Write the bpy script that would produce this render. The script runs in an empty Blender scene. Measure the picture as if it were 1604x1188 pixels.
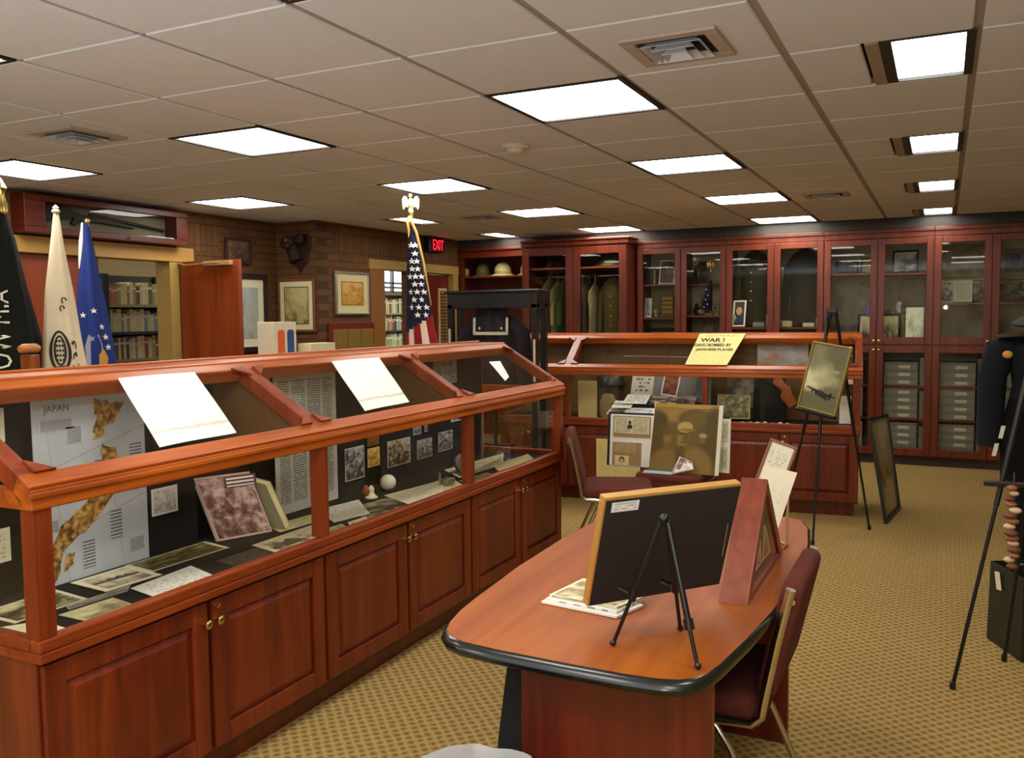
import bpy, bmesh, math, random
from mathutils import Vector, Matrix

# ------------------------------------------------------------------ camera, light, exposure
C = bpy.context.scene.collection
SC = bpy.context.scene
CAMZ = 1.5216
R0 = math.radians
cam_data = bpy.data.cameras.new('camera')
cam_data.sensor_width = 36.0
cam_data.lens = 1370.0 / 1604.0 * 36.0
cam_data.clip_start = 0.02
cam = bpy.data.objects.new('camera', cam_data)
C.objects.link(cam)
YAW, PITCH, ROLL = 26.234, 4.171, -0.567
cam.matrix_world = (Matrix.Translation((0, 0, CAMZ)) @ Matrix.Rotation(math.radians(YAW), 4, 'Z')
                    @ Matrix.Rotation(math.radians(90 - PITCH), 4, 'X') @ Matrix.Rotation(math.radians(ROLL), 4, 'Z'))
SC.camera = cam
SC.cycles.use_denoising = True
SC.cycles.transparent_max_bounces = 24
SC.cycles.max_bounces = 8
SC.cycles.sample_clamp_indirect = 6.0
SC.cycles.blur_glossy = 0.4

world = bpy.data.worlds.new('daylight'); SC.world = world
world.use_nodes = True
world.node_tree.nodes['Background'].inputs[0].default_value = (0.86, 0.93, 1.0, 1)
world.node_tree.nodes['Background'].inputs[1].default_value = 1.6

def lamp(name, kind, loc, power, color=(1, 1, 1), size=0.1, rot=(0, 0, 0), size_y=None):
    l = bpy.data.lights.new(name, kind); l.energy = power; l.color = color
    if kind == 'AREA':
        l.size = size
        if size_y: l.shape = 'RECTANGLE'; l.size_y = size_y
    else:
        l.shadow_soft_size = size
    o = bpy.data.objects.new(name, l); o.location = loc; o.rotation_euler = rot; C.objects.link(o); return o
# the photographer's flash, just above the lens (its glint shows in the far cabinet glass)
lamp('camera_flash', 'POINT', (0.03, -0.05, CAMZ + 0.07), 13.0, (1.0, 0.96, 0.9), 0.03)
# added fill: unseen upward area light behind the camera, brightening the ceiling
lamp('ceiling_fill', 'AREA', (-1.2, -1.6, 0.9), 165.0, (0.86, 0.94, 1.0), 4.5, (R0(180), 0, 0), 2.2)
PANEL = 10.0            # strength of the ceiling light panels
SC.view_settings.view_transform = 'Standard'
SC.view_settings.look = 'None'
SC.view_settings.exposure = 0.68
SC.view_settings.gamma = 1.0
SC.view_settings.use_curve_mapping = False

R = math.radians
random.seed(7)
CEIL = 2.44
# ------------------------------------------------------------------ colour + materials
def lin(c):
    return tuple(((v / 255.0) / 12.92 if v / 255.0 <= 0.04045 else ((v / 255.0 + 0.055) / 1.055) ** 2.4) for v in c)
def c4(c): return (*lin(c), 1.0)

class NT:
    def __init__(s, name):
        s.m = bpy.data.materials.new(name); s.m.use_nodes = True
        s.n = s.m.node_tree.nodes; s.l = s.m.node_tree.links
        s.p = s.n['Principled BSDF']; s.out = s.n['Material Output']
    def new(s, t, **k):
        n = s.n.new(t)
        for a, v in k.items(): setattr(n, a, v)
        return n
    def link(s, a, b): s.l.new(a, b)
    def val(s, x, sock):
        if hasattr(x, 'links'): s.link(x, sock)
        else: sock.default_value = x
    def math(s, op, a, b=0.0, c=None):
        n = s.new('ShaderNodeMath', operation=op)
        s.val(a, n.inputs[0]); s.val(b, n.inputs[1])
        if c is not None: s.val(c, n.inputs[2])
        return n.outputs[0]
    def mix(s, f, a, b):
        n = s.new('ShaderNodeMix', data_type='RGBA')
        s.val(f, n.inputs[0]); s.val(a, n.inputs[6]); s.val(b, n.inputs[7]); return n.outputs[2]
    def coord(s, which='Object', scale=(1, 1, 1), loc=(0, 0, 0), rot=(0, 0, 0)):
        tc = s.new('ShaderNodeTexCoord'); mp = s.new('ShaderNodeMapping')
        mp.inputs['Scale'].default_value = scale; mp.inputs['Location'].default_value = loc
        mp.inputs['Rotation'].default_value = rot
        s.link(tc.outputs[which], mp.inputs[0]); return mp.outputs[0]
    def noise(s, vec, scale, detail=4, rough=0.5, dist=0.0):
        n = s.new('ShaderNodeTexNoise'); n.inputs['Scale'].default_value = scale
        n.inputs['Detail'].default_value = detail; n.inputs['Roughness'].default_value = rough
        n.inputs['Distortion'].default_value = dist
        if vec is not None: s.link(vec, n.inputs['Vector'])
        return n.outputs['Fac']
    def ramp(s, f, stops, interp='LINEAR'):
        n = s.new('ShaderNodeValToRGB'); n.color_ramp.interpolation = interp
        el = n.color_ramp.elements
        while len(el) < len(stops): el.new(0.5)
        for e, (p, c) in zip(el, stops): e.position = p; e.color = c
        s.link(f, n.inputs[0]); return n.outputs[0]
    def bump(s, h, strength, dist=0.01):
        b = s.new('ShaderNodeBump'); b.inputs['Strength'].default_value = strength
        b.inputs['Distance'].default_value = dist
        s.link(h, b.inputs['Height']); s.link(b.outputs[0], s.p.inputs['Normal'])
    def base(s, col, rough=0.5, metal=0.0, spec=0.5, coat=0.0):
        s.val(col, s.p.inputs['Base Color']); s.val(rough, s.p.inputs['Roughness'])
        s.p.inputs['Metallic'].default_value = metal
        s.p.inputs['Specular IOR Level'].default_value = spec
        s.p.inputs['Coat Weight'].default_value = coat
        s.p.inputs['Coat Roughness'].default_value = 0.3
        return s.m
_cache = {}
def plain(c, rough=0.6, metal=0.0, spec=0.5, var=0.08, scale=30):
    k = ('p', c, rough, metal, spec, var)
    if k not in _cache:
        t = NT('plain')
        f = t.noise(t.coord(), scale, 3)
        a = tuple(v * (1 - var) for v in lin(c)) + (1,); b = tuple(min(1, v * (1 + var)) for v in lin(c)) + (1,)
        _cache[k] = t.base(t.mix(f, a, b), rough, metal, spec)
    return _cache[k]
def wood(name, dark, mid, light, rough=0.36, axis=2, coat=0.12, s=1.0, spec=.45):
    t = NT(name)
    sc = [16 * s, 16 * s, 16 * s]; sc[axis] = 1.1 * s
    v = t.coord('Object', sc)
    f = t.noise(v, 1.0, 6, 0.6, 0.6)
    sc2 = [90 * s, 90 * s, 90 * s]; sc2[axis] = 3
    g = t.noise(t.coord('Object', sc2), 1.0, 3, 0.6)
    h = t.noise(t.coord('Object'), 1.7, 2)
    ff = t.math('ADD', t.math('MULTIPLY', f, 0.62), t.math('ADD', t.math('MULTIPLY', g, 0.2), t.math('MULTIPLY', h, 0.18)))
    col = t.ramp(ff, [(0.32, c4(dark)), (0.5, c4(mid)), (0.68, c4(light))])
    return t.base(col, rough, 0, spec, coat)
def fabric(c, c2=None, scale=220, rough=0.95):
    k = ('f', c, c2, scale)
    if k not in _cache:
        t = NT('fabric'); f = t.noise(t.coord(), scale, 2); g = t.noise(t.coord(), 6, 3)
        c2_ = c2 or tuple(int(v * 0.75) for v in c)
        col = t.mix(t.math('ADD', t.math('MULTIPLY', f, 0.6), t.math('MULTIPLY', g, 0.4)), c4(c2_), c4(c))
        t.bump(f, 0.25, 0.002); _cache[k] = t.base(col, rough, 0, 0.2)
    return _cache[k]
def glass(name, tint=(1, 1, 1), refl=1.0):
    t = NT(name)
    tr = t.new('ShaderNodeBsdfTransparent'); tr.inputs[0].default_value = (*tint, 1)
    gl = t.new('ShaderNodeBsdfGlossy'); gl.inputs['Roughness'].default_value = 0.015
    fr = t.new('ShaderNodeFresnel'); fr.inputs['IOR'].default_value = 1.42
    # thin pane: back faces reflect like front faces
    geo = t.new('ShaderNodeNewGeometry')
    f = t.math('MULTIPLY', fr.outputs[0], t.math('MULTIPLY', t.math('SUBTRACT', 1.0, geo.outputs['Backfacing']), refl))
    mx = t.new('ShaderNodeMixShader'); t.link(f, mx.inputs[0]); t.link(tr.outputs[0], mx.inputs[1]); t.link(gl.outputs[0], mx.inputs[2])
    t.link(mx.outputs[0], t.out.inputs['Surface']); return t.m
def emit(name, c, strength):
    t = NT(name); t.p.inputs['Emission Color'].default_value = c4(c); t.p.inputs['Emission Strength'].default_value = strength
    t.p.inputs['Base Color'].default_value = c4(c); return t.m
def uvs(t):
    tc = t.new('ShaderNodeTexCoord'); sp = t.new('ShaderNodeSeparateXYZ'); t.link(tc.outputs['UV'], sp.inputs[0])
    return tc.outputs['UV'], sp.outputs[0], sp.outputs[1]
def border_mask(t, u, v, b):
    du = t.math('MINIMUM', u, t.math('SUBTRACT', 1.0, u)); dv = t.math('MINIMUM', v, t.math('SUBTRACT', 1.0, v))
    return t.math('GREATER_THAN', t.math('MINIMUM', du, dv), b)
def blob_picture(name, base, blobs, warp=.05, grain=.25, rough=.35, seed=0.0):
    """a printed picture: soft patches (u, v, ru, rv, softness, colour) laid over a base tone"""
    t = NT(name); uv, u, v = uvs(t)
    mp = t.new('ShaderNodeMapping'); mp.inputs['Location'].default_value = (seed, seed * .7, 0); t.link(uv, mp.inputs[0])
    n1 = t.math('SUBTRACT', t.noise(mp.outputs[0], 5, 4), .5); n2 = t.math('SUBTRACT', t.noise(t.coord('UV', (1, 1, 1), (4 + seed, 7, 0)), 5, 4), .5)
    uw = t.math('ADD', u, t.math('MULTIPLY', n1, warp * 2)); vw = t.math('ADD', v, t.math('MULTIPLY', n2, warp * 2))
    col = c4(base)
    for (cu, cv, ru, rv, so, c) in blobs:
        a = t.math('DIVIDE', t.math('SUBTRACT', uw, cu), ru); b = t.math('DIVIDE', t.math('SUBTRACT', vw, cv), rv)
        d = t.math('SQRT', t.math('ADD', t.math('MULTIPLY', a, a), t.math('MULTIPLY', b, b)))
        m = t.new('ShaderNodeMapRange', interpolation_type='SMOOTHSTEP'); t.link(d, m.inputs[0])
        m.inputs[1].default_value = 1 + so; m.inputs[2].default_value = 1 - so; m.inputs[3].default_value = 0; m.inputs[4].default_value = 1
        col = t.mix(m.outputs[0], col, c4(c))
    g = t.noise(uv, 26, 4, .6); dk = t.mix(1.0, col, col)
    hs = t.new('ShaderNodeHueSaturation'); t.link(t.math('ADD', 1 - grain, t.math('MULTIPLY', g, grain * 2)), hs.inputs['Value']); t.link(dk, hs.inputs['Color'])
    return t.base(hs.outputs[0], rough, 0, .4)
SEPIA = ((58, 44, 18), (110, 92, 48), (165, 145, 92), (214, 200, 150))
GREY = ((26, 26, 25), (92, 92, 90), (160, 160, 158), (225, 226, 224))
CREAM = ((70, 62, 40), (140, 128, 92), (205, 192, 150), (236, 226, 190))
OLIVE = ((40, 36, 14), (84, 76, 34), (122, 110, 56), (170, 158, 96))
def photo(seed, pal=GREY, scale=4.0, border=0.06, bcol=(232, 230, 222), rough=0.45, dist=0.3):
    k = ('ph', seed, pal, scale, border, bcol)
    if k in _cache: return _cache[k]
    t = NT('photograph'); uv, u, v = uvs(t)
    mp = t.new('ShaderNodeMapping'); mp.inputs['Location'].default_value = (seed * 3.71, seed * 1.93, seed * 0.7)
    t.link(uv, mp.inputs[0])
    f = t.noise(mp.outputs[0], scale, 5, 0.62, dist)
    f = t.math('ADD', t.math('MULTIPLY', f, 0.85), t.math('MULTIPLY', v, 0.15))
    col = t.ramp(f, [(0.36, c4(pal[0])), (0.47, c4(pal[1])), (0.56, c4(pal[2])), (0.68, c4(pal[3]))])
    if border > 0: col = t.mix(border_mask(t, u, v, border), c4(bcol), col)
    _cache[k] = t.base(col, rough, 0, 0.4); return _cache[k]
def page(bg=(236, 232, 214), ink=(60, 58, 55), cols=1, rows=24, margin=0.08, dens=0.46, seed=1, words=26, strength=0.75):
    k = ('pg', bg, ink, cols, rows, margin, dens, seed, words)
    if k in _cache: return _cache[k]
    t = NT('printed_page'); uv, u, v = uvs(t)
    row = t.math('FLOOR', t.math('MULTIPLY', v, rows))
    line = t.math('LESS_THAN', t.math('FRACT', t.math('MULTIPLY', v, rows)), 0.52)
    cb = t.new('ShaderNodeCombineXYZ'); t.link(t.math('MULTIPLY', u, words * cols), cb.inputs[0])
    t.link(t.math('MULTIPLY', row, 7.31), cb.inputs[1]); cb.inputs[2].default_value = seed
    w = t.math('GREATER_THAN', t.noise(cb.outputs[0], 1.0, 1), 1 - dens - 0.08)
    cf = t.math('FRACT', t.math('MULTIPLY', u, cols)); 
    cm = t.math('MULTIPLY', t.math('GREATER_THAN', cf, 0.07), t.math('LESS_THAN', cf, 0.93))
    m = t.math('MULTIPLY', t.math('MULTIPLY', line, w), t.math('MULTIPLY', cm, border_mask(t, u, v, margin)))
    old = t.noise(uv, 5, 3)
    bgc = t.mix(old, tuple(x * 0.9 for x in lin(bg)) + (1,), c4(bg))
    _cache[k] = t.base(t.mix(t.math('MULTIPLY', m, strength), bgc, c4(ink)), 0.7, 0, 0.3); return _cache[k]

CHERRY = wood('cherry_shaded', (68, 18, 4), (104, 34, 8), (132, 52, 15), 0.38, 2)  # darker cherry: the weaker light on the case base is in the colour
CHERRY_LIT = wood('cherry_lit_rail', (112, 46, 8), (164, 78, 17), (194, 104, 30), 0.4, 0, .1, 1.0, .35)  # lighter cherry copy: light from above painted into the upper rails
CHERRY_V = wood('cherry_shaded_post', (86, 29, 7), (124, 48, 12), (152, 68, 21), 0.4, 2, .1, 1.0, .35)  # cherry copy darker than the upper rails, shade painted in for the posts
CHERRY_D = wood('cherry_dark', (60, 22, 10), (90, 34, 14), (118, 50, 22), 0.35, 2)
CAB = wood('cabinet_wood', (74, 26, 12), (106, 40, 18), (136, 58, 28), 0.33, 2)
TABLE = wood('table_laminate', (122, 56, 12), (146, 74, 19), (166, 94, 32), 0.48, 1, 0.0, 0.5, .18)
DOORW = wood('red_door_wood', (104, 38, 12), (136, 56, 18), (156, 70, 26), 0.35, 2)
BURG = wood('burgundy_door', (76, 20, 12), (100, 30, 18), (122, 42, 24), 0.35, 2)
BLACK = plain((14, 14, 15), 0.35)
MATTE = plain((20, 19, 18), 0.85)
FELT = fabric((42, 38, 30))
BROWNB = fabric((112, 82, 46), (92, 64, 34))
CHROME = plain((196, 190, 176), 0.18, 1.0, 0.5, 0.03)
BRASS = plain((206, 178, 112), 0.25, 1.0, 0.5, 0.03)
TAN = plain((176, 148, 92), 0.5)
WHITE = plain((238, 236, 228), 0.6, 0, 0.4, 0.03)
PAPER = plain((238, 232, 208), 0.7, 0, 0.3, 0.04)
CREAMP = plain((226, 212, 160), 0.7, 0, 0.3, 0.06)
BURGF = fabric((104, 50, 38), (74, 32, 28))
GLASS = glass('case_glass')
GLASS_C = glass('cabinet_glass', (0.97, 0.98, 0.97))
INK = plain((24, 22, 20), 0.7)
GOLD = plain((150, 116, 52), 0.4, 0.5)
GILT = plain((172, 142, 66), 0.4, 0.6)
SILVER = plain((176, 172, 164), 0.3, 0.8)

# ------------------------------------------------------------------ mesh building
WM = {}                                              # world matrix of each empty
def mw(o): return WM.get(o.name, Matrix.Identity(4))
class MB:
    def __init__(s): s.v = []; s.f = []; s.uv = {}; s.mi = {}; s.mats = []
    def add(s, vs, fs, m=None):
        o = len(s.v); s.v += [Vector(p) for p in vs]
        if m is not None and m not in s.mats: s.mats.append(m)
        for f in fs:
            if m is not None: s.mi[len(s.f)] = s.mats.index(m)
            s.f.append([o + i for i in f])
        return s
    def box(s, x0, x1, y0, y1, z0, z1, m=None, M=None):
        vs = [Vector((x, y, z)) for z in (z0, z1) for y in (y0, y1) for x in (x0, x1)]
        if M is not None: vs = [M @ p for p in vs]
        return s.add(vs, [(0, 2, 3, 1), (4, 5, 7, 6), (0, 1, 5, 4), (2, 6, 7, 3), (0, 4, 6, 2), (1, 3, 7, 5)], m)
    def bar(s, a, b, w, h, up=(0, 0, 1), m=None):
        a = Vector(a); b = Vector(b); d = (b - a); L = d.length; d.normalize()
        u = Vector(up); r = d.cross(u)
        if r.length < 1e-4: r = d.cross(Vector((1, 0, 0)))
        r.normalize(); u = r.cross(d)
        M = Matrix((( *[d[0], r[0], u[0]], a[0]), (*[d[1], r[1], u[1]], a[1]), (*[d[2], r[2], u[2]], a[2]), (0, 0, 0, 1)))
        return s.box(0, L, -w / 2, w / 2, -h / 2, h / 2, m, M)
    def tube(s, pts, r, n=10, m=None, cap=True):
        pts = [Vector(p) for p in pts]; rs = r if isinstance(r, (list, tuple)) else [r] * len(pts)
        rings = []; ref = None
        for i, p in enumerate(pts):
            a = pts[max(0, i - 1)]; b = pts[min(len(pts) - 1, i + 1)]; d = (b - a).normalized()
            if ref is None:
                ref = d.cross(Vector((0, 0, 1)))
                if ref.length < 0.05: ref = d.cross(Vector((1, 0, 0)))
            ref = (ref - d * ref.dot(d)).normalized(); q = d.cross(ref)
            rings.append([p + (ref * math.cos(2 * math.pi * k / n) + q * math.sin(2 * math.pi * k / n)) * rs[i] for k in range(n)])
        vs = [p for rg in rings for p in rg]; fs = []
        for i in range(len(rings) - 1):
            for k in range(n):
                fs.append((i * n + k, i * n + (k + 1) % n, (i + 1) * n + (k + 1) % n, (i + 1) * n + k))
        if cap: fs += [tuple(range(n))[::-1], tuple((len(rings) - 1) * n + k for k in range(n))]
        return s.add(vs, fs, m)
    def loft(s, rings, n=20, m=None, cap=True, pleat=0, seed=0, pw=1.0):
        """rings: (z, cx, cy, rx, ry)"""
        vs = []; fs = []
        for (z, cx, cy, rx, ry) in rings:
            for k in range(n):
                a = 2 * math.pi * k / n; q = 1 + pleat * math.sin(5 * a + seed)
                ca, sa = math.cos(a), math.sin(a)
                ca = math.copysign(abs(ca) ** pw, ca); sa = math.copysign(abs(sa) ** pw, sa)
                vs.append((cx + rx * ca * q, cy + ry * sa * q, z))
        for i in range(len(rings) - 1):
            for k in range(n):
                fs.append((i * n + k, i * n + (k + 1) % n, (i + 1) * n + (k + 1) % n, (i + 1) * n + k))
        if cap: fs += [tuple(range(n))[::-1], tuple((len(rings) - 1) * n + k for k in range(n))]
        return s.add(vs, fs, m)
    def lathe(s, prof, c=(0, 0, 0), n=24, m=None, M=None):
        vs = []; fs = []
        for r, z in prof:
            for k in range(n):
                p = Vector((r * math.cos(2 * math.pi * k / n), r * math.sin(2 * math.pi * k / n), z))
                if M is not None: p = M @ p
                vs.append(p + Vector(c))
        for i in range(len(prof) - 1):
            for k in range(n):
                fs.append((i * n + k, i * n + (k + 1) % n, (i + 1) * n + (k + 1) % n, (i + 1) * n + k))
        fs += [tuple(range(n))[::-1], tuple((len(prof) - 1) * n + k for k in range(n))]
        return s.add(vs, fs, m)
    def ball(s, c, r, n=14, sq=(1, 1, 1), m=None):
        pr = [(max(1e-4, math.sin(math.pi * i / n)) * r, -math.cos(math.pi * i / n) * r) for i in range(n + 1)]
        return s.lathe(pr, c, n * 2, m, Matrix.Diagonal((*sq, 1)))
    def prism(s, poly, M, d, m=None):
        """poly in the local xy plane of matrix M, thick from local z=0 down to -d"""
        n = len(poly); a = [M @ Vector((x, y, 0)) for x, y in poly]; b = [M @ Vector((x, y, -d)) for x, y in poly]
        fs = [tuple(range(n)), tuple(range(n, 2 * n))[::-1]] + [(i, i + n, (i + 1) % n + n, (i + 1) % n) for i in range(n)]
        return s.add(a + b, fs, m)
    def card(s, p00, p10, p11, p01, t=0.002, m=None):
        p = [Vector(q) for q in (p00, p10, p11, p01)]
        nrm = (p[1] - p[0]).cross(p[3] - p[0]).normalized()
        q = [x - nrm * t for x in p]
        k = len(s.f)
        s.add(p + q, [(0, 1, 2, 3), (7, 6, 5, 4), (0, 4, 5, 1), (1, 5, 6, 2), (2, 6, 7, 3), (3, 7, 4, 0)], m)
        s.uv[k] = [(0, 0), (1, 0), (1, 1), (0, 1)]
        return s
    def build(s, name, mat=None, parent=None, smooth=False, bevel=0.0, label=None, seg=2, shift=True):
        me = bpy.data.meshes.new(name)
        inv = mw(parent).inverted() if parent is not None else Matrix.Identity(4)
        vs = [inv @ p for p in s.v]
        off = Vector((0, 0, 0))
        if parent is None and shift and vs:
            xs = [p.x for p in vs]; ys = [p.y for p in vs]; zs = [p.z for p in vs]
            off = Vector(((min(xs) + max(xs)) / 2, (min(ys) + max(ys)) / 2, min(zs)))
            vs = [p - off for p in vs]
        me.from_pydata([tuple(p) for p in vs], [], s.f)
        for m in (s.mats or [mat]): me.materials.append(m)
        for i, k in s.mi.items(): me.polygons[i].material_index = k
        if s.uv:
            ul = me.uv_layers.new(name='UVMap')
            for i, uv in s.uv.items():
                for li, q in zip(me.polygons[i].loop_indices, uv): ul.data[li].uv = q
        if smooth:
            for p in me.polygons: p.use_smooth = True
            try: me.set_sharp_from_angle(angle=R(40))
            except Exception: pass
        me.update()
        o = bpy.data.objects.new(name, me); C.objects.link(o)
        if parent is not None: o.parent = parent; WM[o.name] = mw(parent)
        else: o.location = off; WM[o.name] = Matrix.Translation(off)
        if bevel:
            b = o.modifiers.new('edge', 'BEVEL'); b.width = bevel; b.segments = seg; b.limit_method = 'ANGLE'; b.angle_limit = R(35)
        if label: o['label'] = label
        return o
def tag(o, label, cat, group=None, kind=None):
    o['label'] = label; o['category'] = cat
    if group: o['group'] = group
    if kind: o['kind'] = kind
    return o
def thing(name, label, cat, loc=(0, 0, 0), rotz=0.0, group=None):
    o = bpy.data.objects.new(name, None); o.empty_display_size = 0.1; C.objects.link(o)
    o.location = loc; o.rotation_euler = (0, 0, rotz)
    WM[o.name] = Matrix.Translation(Vector(loc)) @ Matrix.Rotation(rotz, 4, 'Z')
    tag(o, label, cat, group); return o
def struct(o): o['kind'] = 'structure'; return o
def dup(root, loc=None, rotz=None, label=None, group=None):
    def cp(o, par):
        c = o.copy(); C.objects.link(c)
        if par is not None: c.parent = par
        for ch in list(o.children): cp(ch, c)
        return c
    r = cp(root, None)
    if loc is not None: r.location = loc
    if rotz is not None: r.rotation_euler = (0, 0, rotz)
    if label: r['label'] = label
    if group: r['group'] = group
    WM[r.name] = Matrix.Translation(r.location) @ Matrix.Rotation(r.rotation_euler[2], 4, 'Z')
    return r
def frame_axes(o, u, v):
    """matrix with local x=u, y=v, z=normal at o"""
    u = Vector(u).normalized(); n = u.cross(Vector(v)).normalized(); v = n.cross(u)
    o = Vector(o)
    return Matrix(((u[0], v[0], n[0], o[0]), (u[1], v[1], n[1], o[1]), (u[2], v[2], n[2], o[2]), (0, 0, 0, 1)))
def text(name, body, M, width, mat, parent, height=None, depth=0.0006, align='CENTER', spacing=1.0, bold=0.0):
    cu = bpy.data.curves.new(name, 'FONT'); cu.body = body; cu.offset = bold; cu.align_x = align; cu.extrude = 0.001
    cu.space_line = spacing; cu.resolution_u = 2
    t = bpy.data.objects.new(name, cu); C.objects.link(t)
    dg = bpy.context.evaluated_depsgraph_get(); me = bpy.data.meshes.new_from_object(t.evaluated_get(dg))
    bpy.data.objects.remove(t)
    xs = [v.co.x for v in me.vertices]; ys = [v.co.y for v in me.vertices]
    w = max(xs) - min(xs); h = max(ys) - min(ys); cx = (max(xs) + min(xs)) / 2; cy = (max(ys) + min(ys)) / 2
    sx = width / w; sy = (height / h) if height else sx
    vs = [((v.co.x - cx) * sx, (v.co.y - cy) * sy, depth if v.co.z > 0 else 0.0) for v in me.vertices]
    fs = [tuple(p.vertices) for p in me.polygons]
    b = MB(); b.add([M @ Vector(p) for p in vs], fs)
    bpy.data.meshes.remove(me)
    return b.build(name, mat, parent)
ORD = ['', 'first', 'second', 'third', 'fourth', 'fifth', 'sixth', 'seventh', 'eighth', 'ninth', 'tenth', 'eleventh', 'twelfth',
       'thirteenth', 'fourteenth', 'fifteenth', 'sixteenth', 'seventeenth', 'eighteenth', 'nineteenth', 'twentieth']
def ordn(i): return ORD[i] if i < len(ORD) else 'twenty-' + ORD[i - 20]
def framed(name, label, cat, o, u, v, w, h, fw, fmat, pic, t=0.025, mat_w=0.0, matte=None, group=None, glazed=False):
    """framed picture: lower-left corner o, axes u (right) and v (up)"""
    M = frame_axes(o, u, v); base = M @ Vector((w / 2, 0, 0))
    th = thing(name, label, cat, tuple(base))
    b = MB()
    for (x0, x1, y0, y1) in ((0, w, 0, fw), (0, w, h - fw, h), (0, fw, fw, h - fw), (w - fw, w, fw, h - fw)):
        b.box(x0, x1, y0, y1, -t, 0, None, M)
    b.build('frame', fmat, th, bevel=min(0.004, fw * 0.2))
    P = lambda x, y, z: M @ Vector((x, y, z))
    zz = -t * 0.45
    if mat_w:
        MB().card(P(fw, fw, zz), P(w - fw, fw, zz), P(w - fw, h - fw, zz), P(fw, h - fw, zz), 0.004).build('mount', matte, th)
        a = fw + mat_w; zz += 0.003
        MB().card(P(a, a, zz), P(w - a, a, zz), P(w - a, h - a, zz), P(a, h - a, zz), 0.002).build('picture', pic, th)
    else:
        MB().card(P(fw, fw, zz), P(w - fw, fw, zz), P(w - fw, h - fw, zz), P(fw, h - fw, zz), 0.004).build('picture', pic, th)
    if glazed:
        MB().card(P(fw, fw, zz + .005), P(w - fw, fw, zz + .005), P(w - fw, h - fw, zz + .005), P(fw, h - fw, zz + .005), 0.001).build('glass_pane', GLASS_C, th)
    return th
def sheet(name, label, cat, pts, mat, t=0.0015, group=None):
    o = MB().card(*pts, t=t).build(name, mat); return tag(o, label, cat, group)
# ------------------------------------------------------------------ room shell
def carpet_mat():
    t = NT('carpet'); v = t.coord('Object'); sp = t.new('ShaderNodeSeparateXYZ'); t.link(v, sp.inputs[0])
    w = t.noise(v, 22, 2); wob = t.math('MULTIPLY', t.math('SUBTRACT', w, 0.5), 1.8)
    k = math.pi / 0.05
    a = t.math('SINE', t.math('ADD', t.math('MULTIPLY', t.math('ADD', sp.outputs[0], sp.outputs[1]), k), wob))
    b = t.math('SINE', t.math('ADD', t.math('MULTIPLY', t.math('SUBTRACT', sp.outputs[0], sp.outputs[1]), k), wob))
    f = t.math('ABSOLUTE', t.math('MULTIPLY', a, b))
    n = t.noise(v, 160, 3)
    ff = t.math('ADD', t.math('MULTIPLY', f, 0.72), t.math('MULTIPLY', n, 0.45))
    col = t.ramp(ff, [(0.25, c4((172, 145, 90))), (0.55, c4((150, 123, 72))), (0.95, c4((114, 90, 48)))])
    t.bump(n, 0.4, 0.004)
    return t.base(col, 0.95, 0, 0.15)
def ceiling_mat():
    t = NT('ceiling_tile'); v = t.coord('Object')
    n = t.noise(v, 170, 3, 0.7); col = t.mix(n, c4((196, 198, 202)), c4((222, 224, 228)))
    t.bump(n, 0.5, 0.003); return t.base(col, 0.95, 0, 0.1)
def brick_mat(soldier=False, axis='y'):
    t = NT('brick'); tc = t.new('ShaderNodeTexCoord'); sp = t.new('ShaderNodeSeparateXYZ'); t.link(tc.outputs['Object'], sp.inputs[0])
    cb = t.new('ShaderNodeCombineXYZ')
    h = sp.outputs[1] if axis == 'y' else sp.outputs[0]
    if soldier: t.link(sp.outputs[2], cb.inputs[0]); t.link(h, cb.inputs[1])
    else: t.link(h, cb.inputs[0]); t.link(sp.outputs[2], cb.inputs[1])
    b = t.new('ShaderNodeTexBrick'); t.link(cb.outputs[0], b.inputs[0])
    b.inputs['Color1'].default_value = c4((120, 84, 52)); b.inputs['Color2'].default_value = c4((106, 72, 44))
    b.inputs['Mortar'].default_value = c4((78, 60, 42)); b.inputs['Scale'].default_value = 1.0
    b.inputs['Mortar Size'].default_value = 0.006; b.inputs['Brick Width'].default_value = 0.24 if soldier else 0.21
    b.inputs['Row Height'].default_value = 0.069; b.inputs['Bias'].default_value = 0.1
    if soldier: b.offset = 0.0
    n = t.noise(tc.outputs['Object'], 40, 3)
    col = t.mix(t.math('MULTIPLY', n, 0.35), b.outputs['Color'], c4((70, 44, 28)))
    t.bump(b.outputs['Fac'], -0.5, 0.006)
    return t.base(col, 0.85, 0, 0.2)
BRICK = brick_mat(); BRICK_X = brick_mat(axis='x'); SOLDIER = brick_mat(True)
PLASTER = plain((190, 170, 130), 0.9)
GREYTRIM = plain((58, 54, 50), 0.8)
XA, XB, YB, XR, YN = -5.85, -5.35, 9.97, 2.8, -3.2

struct(MB().box(-10.2, XR, YN, 17.0, -0.08, 0.0).build('floor', carpet_mat(), shift=False))

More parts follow.
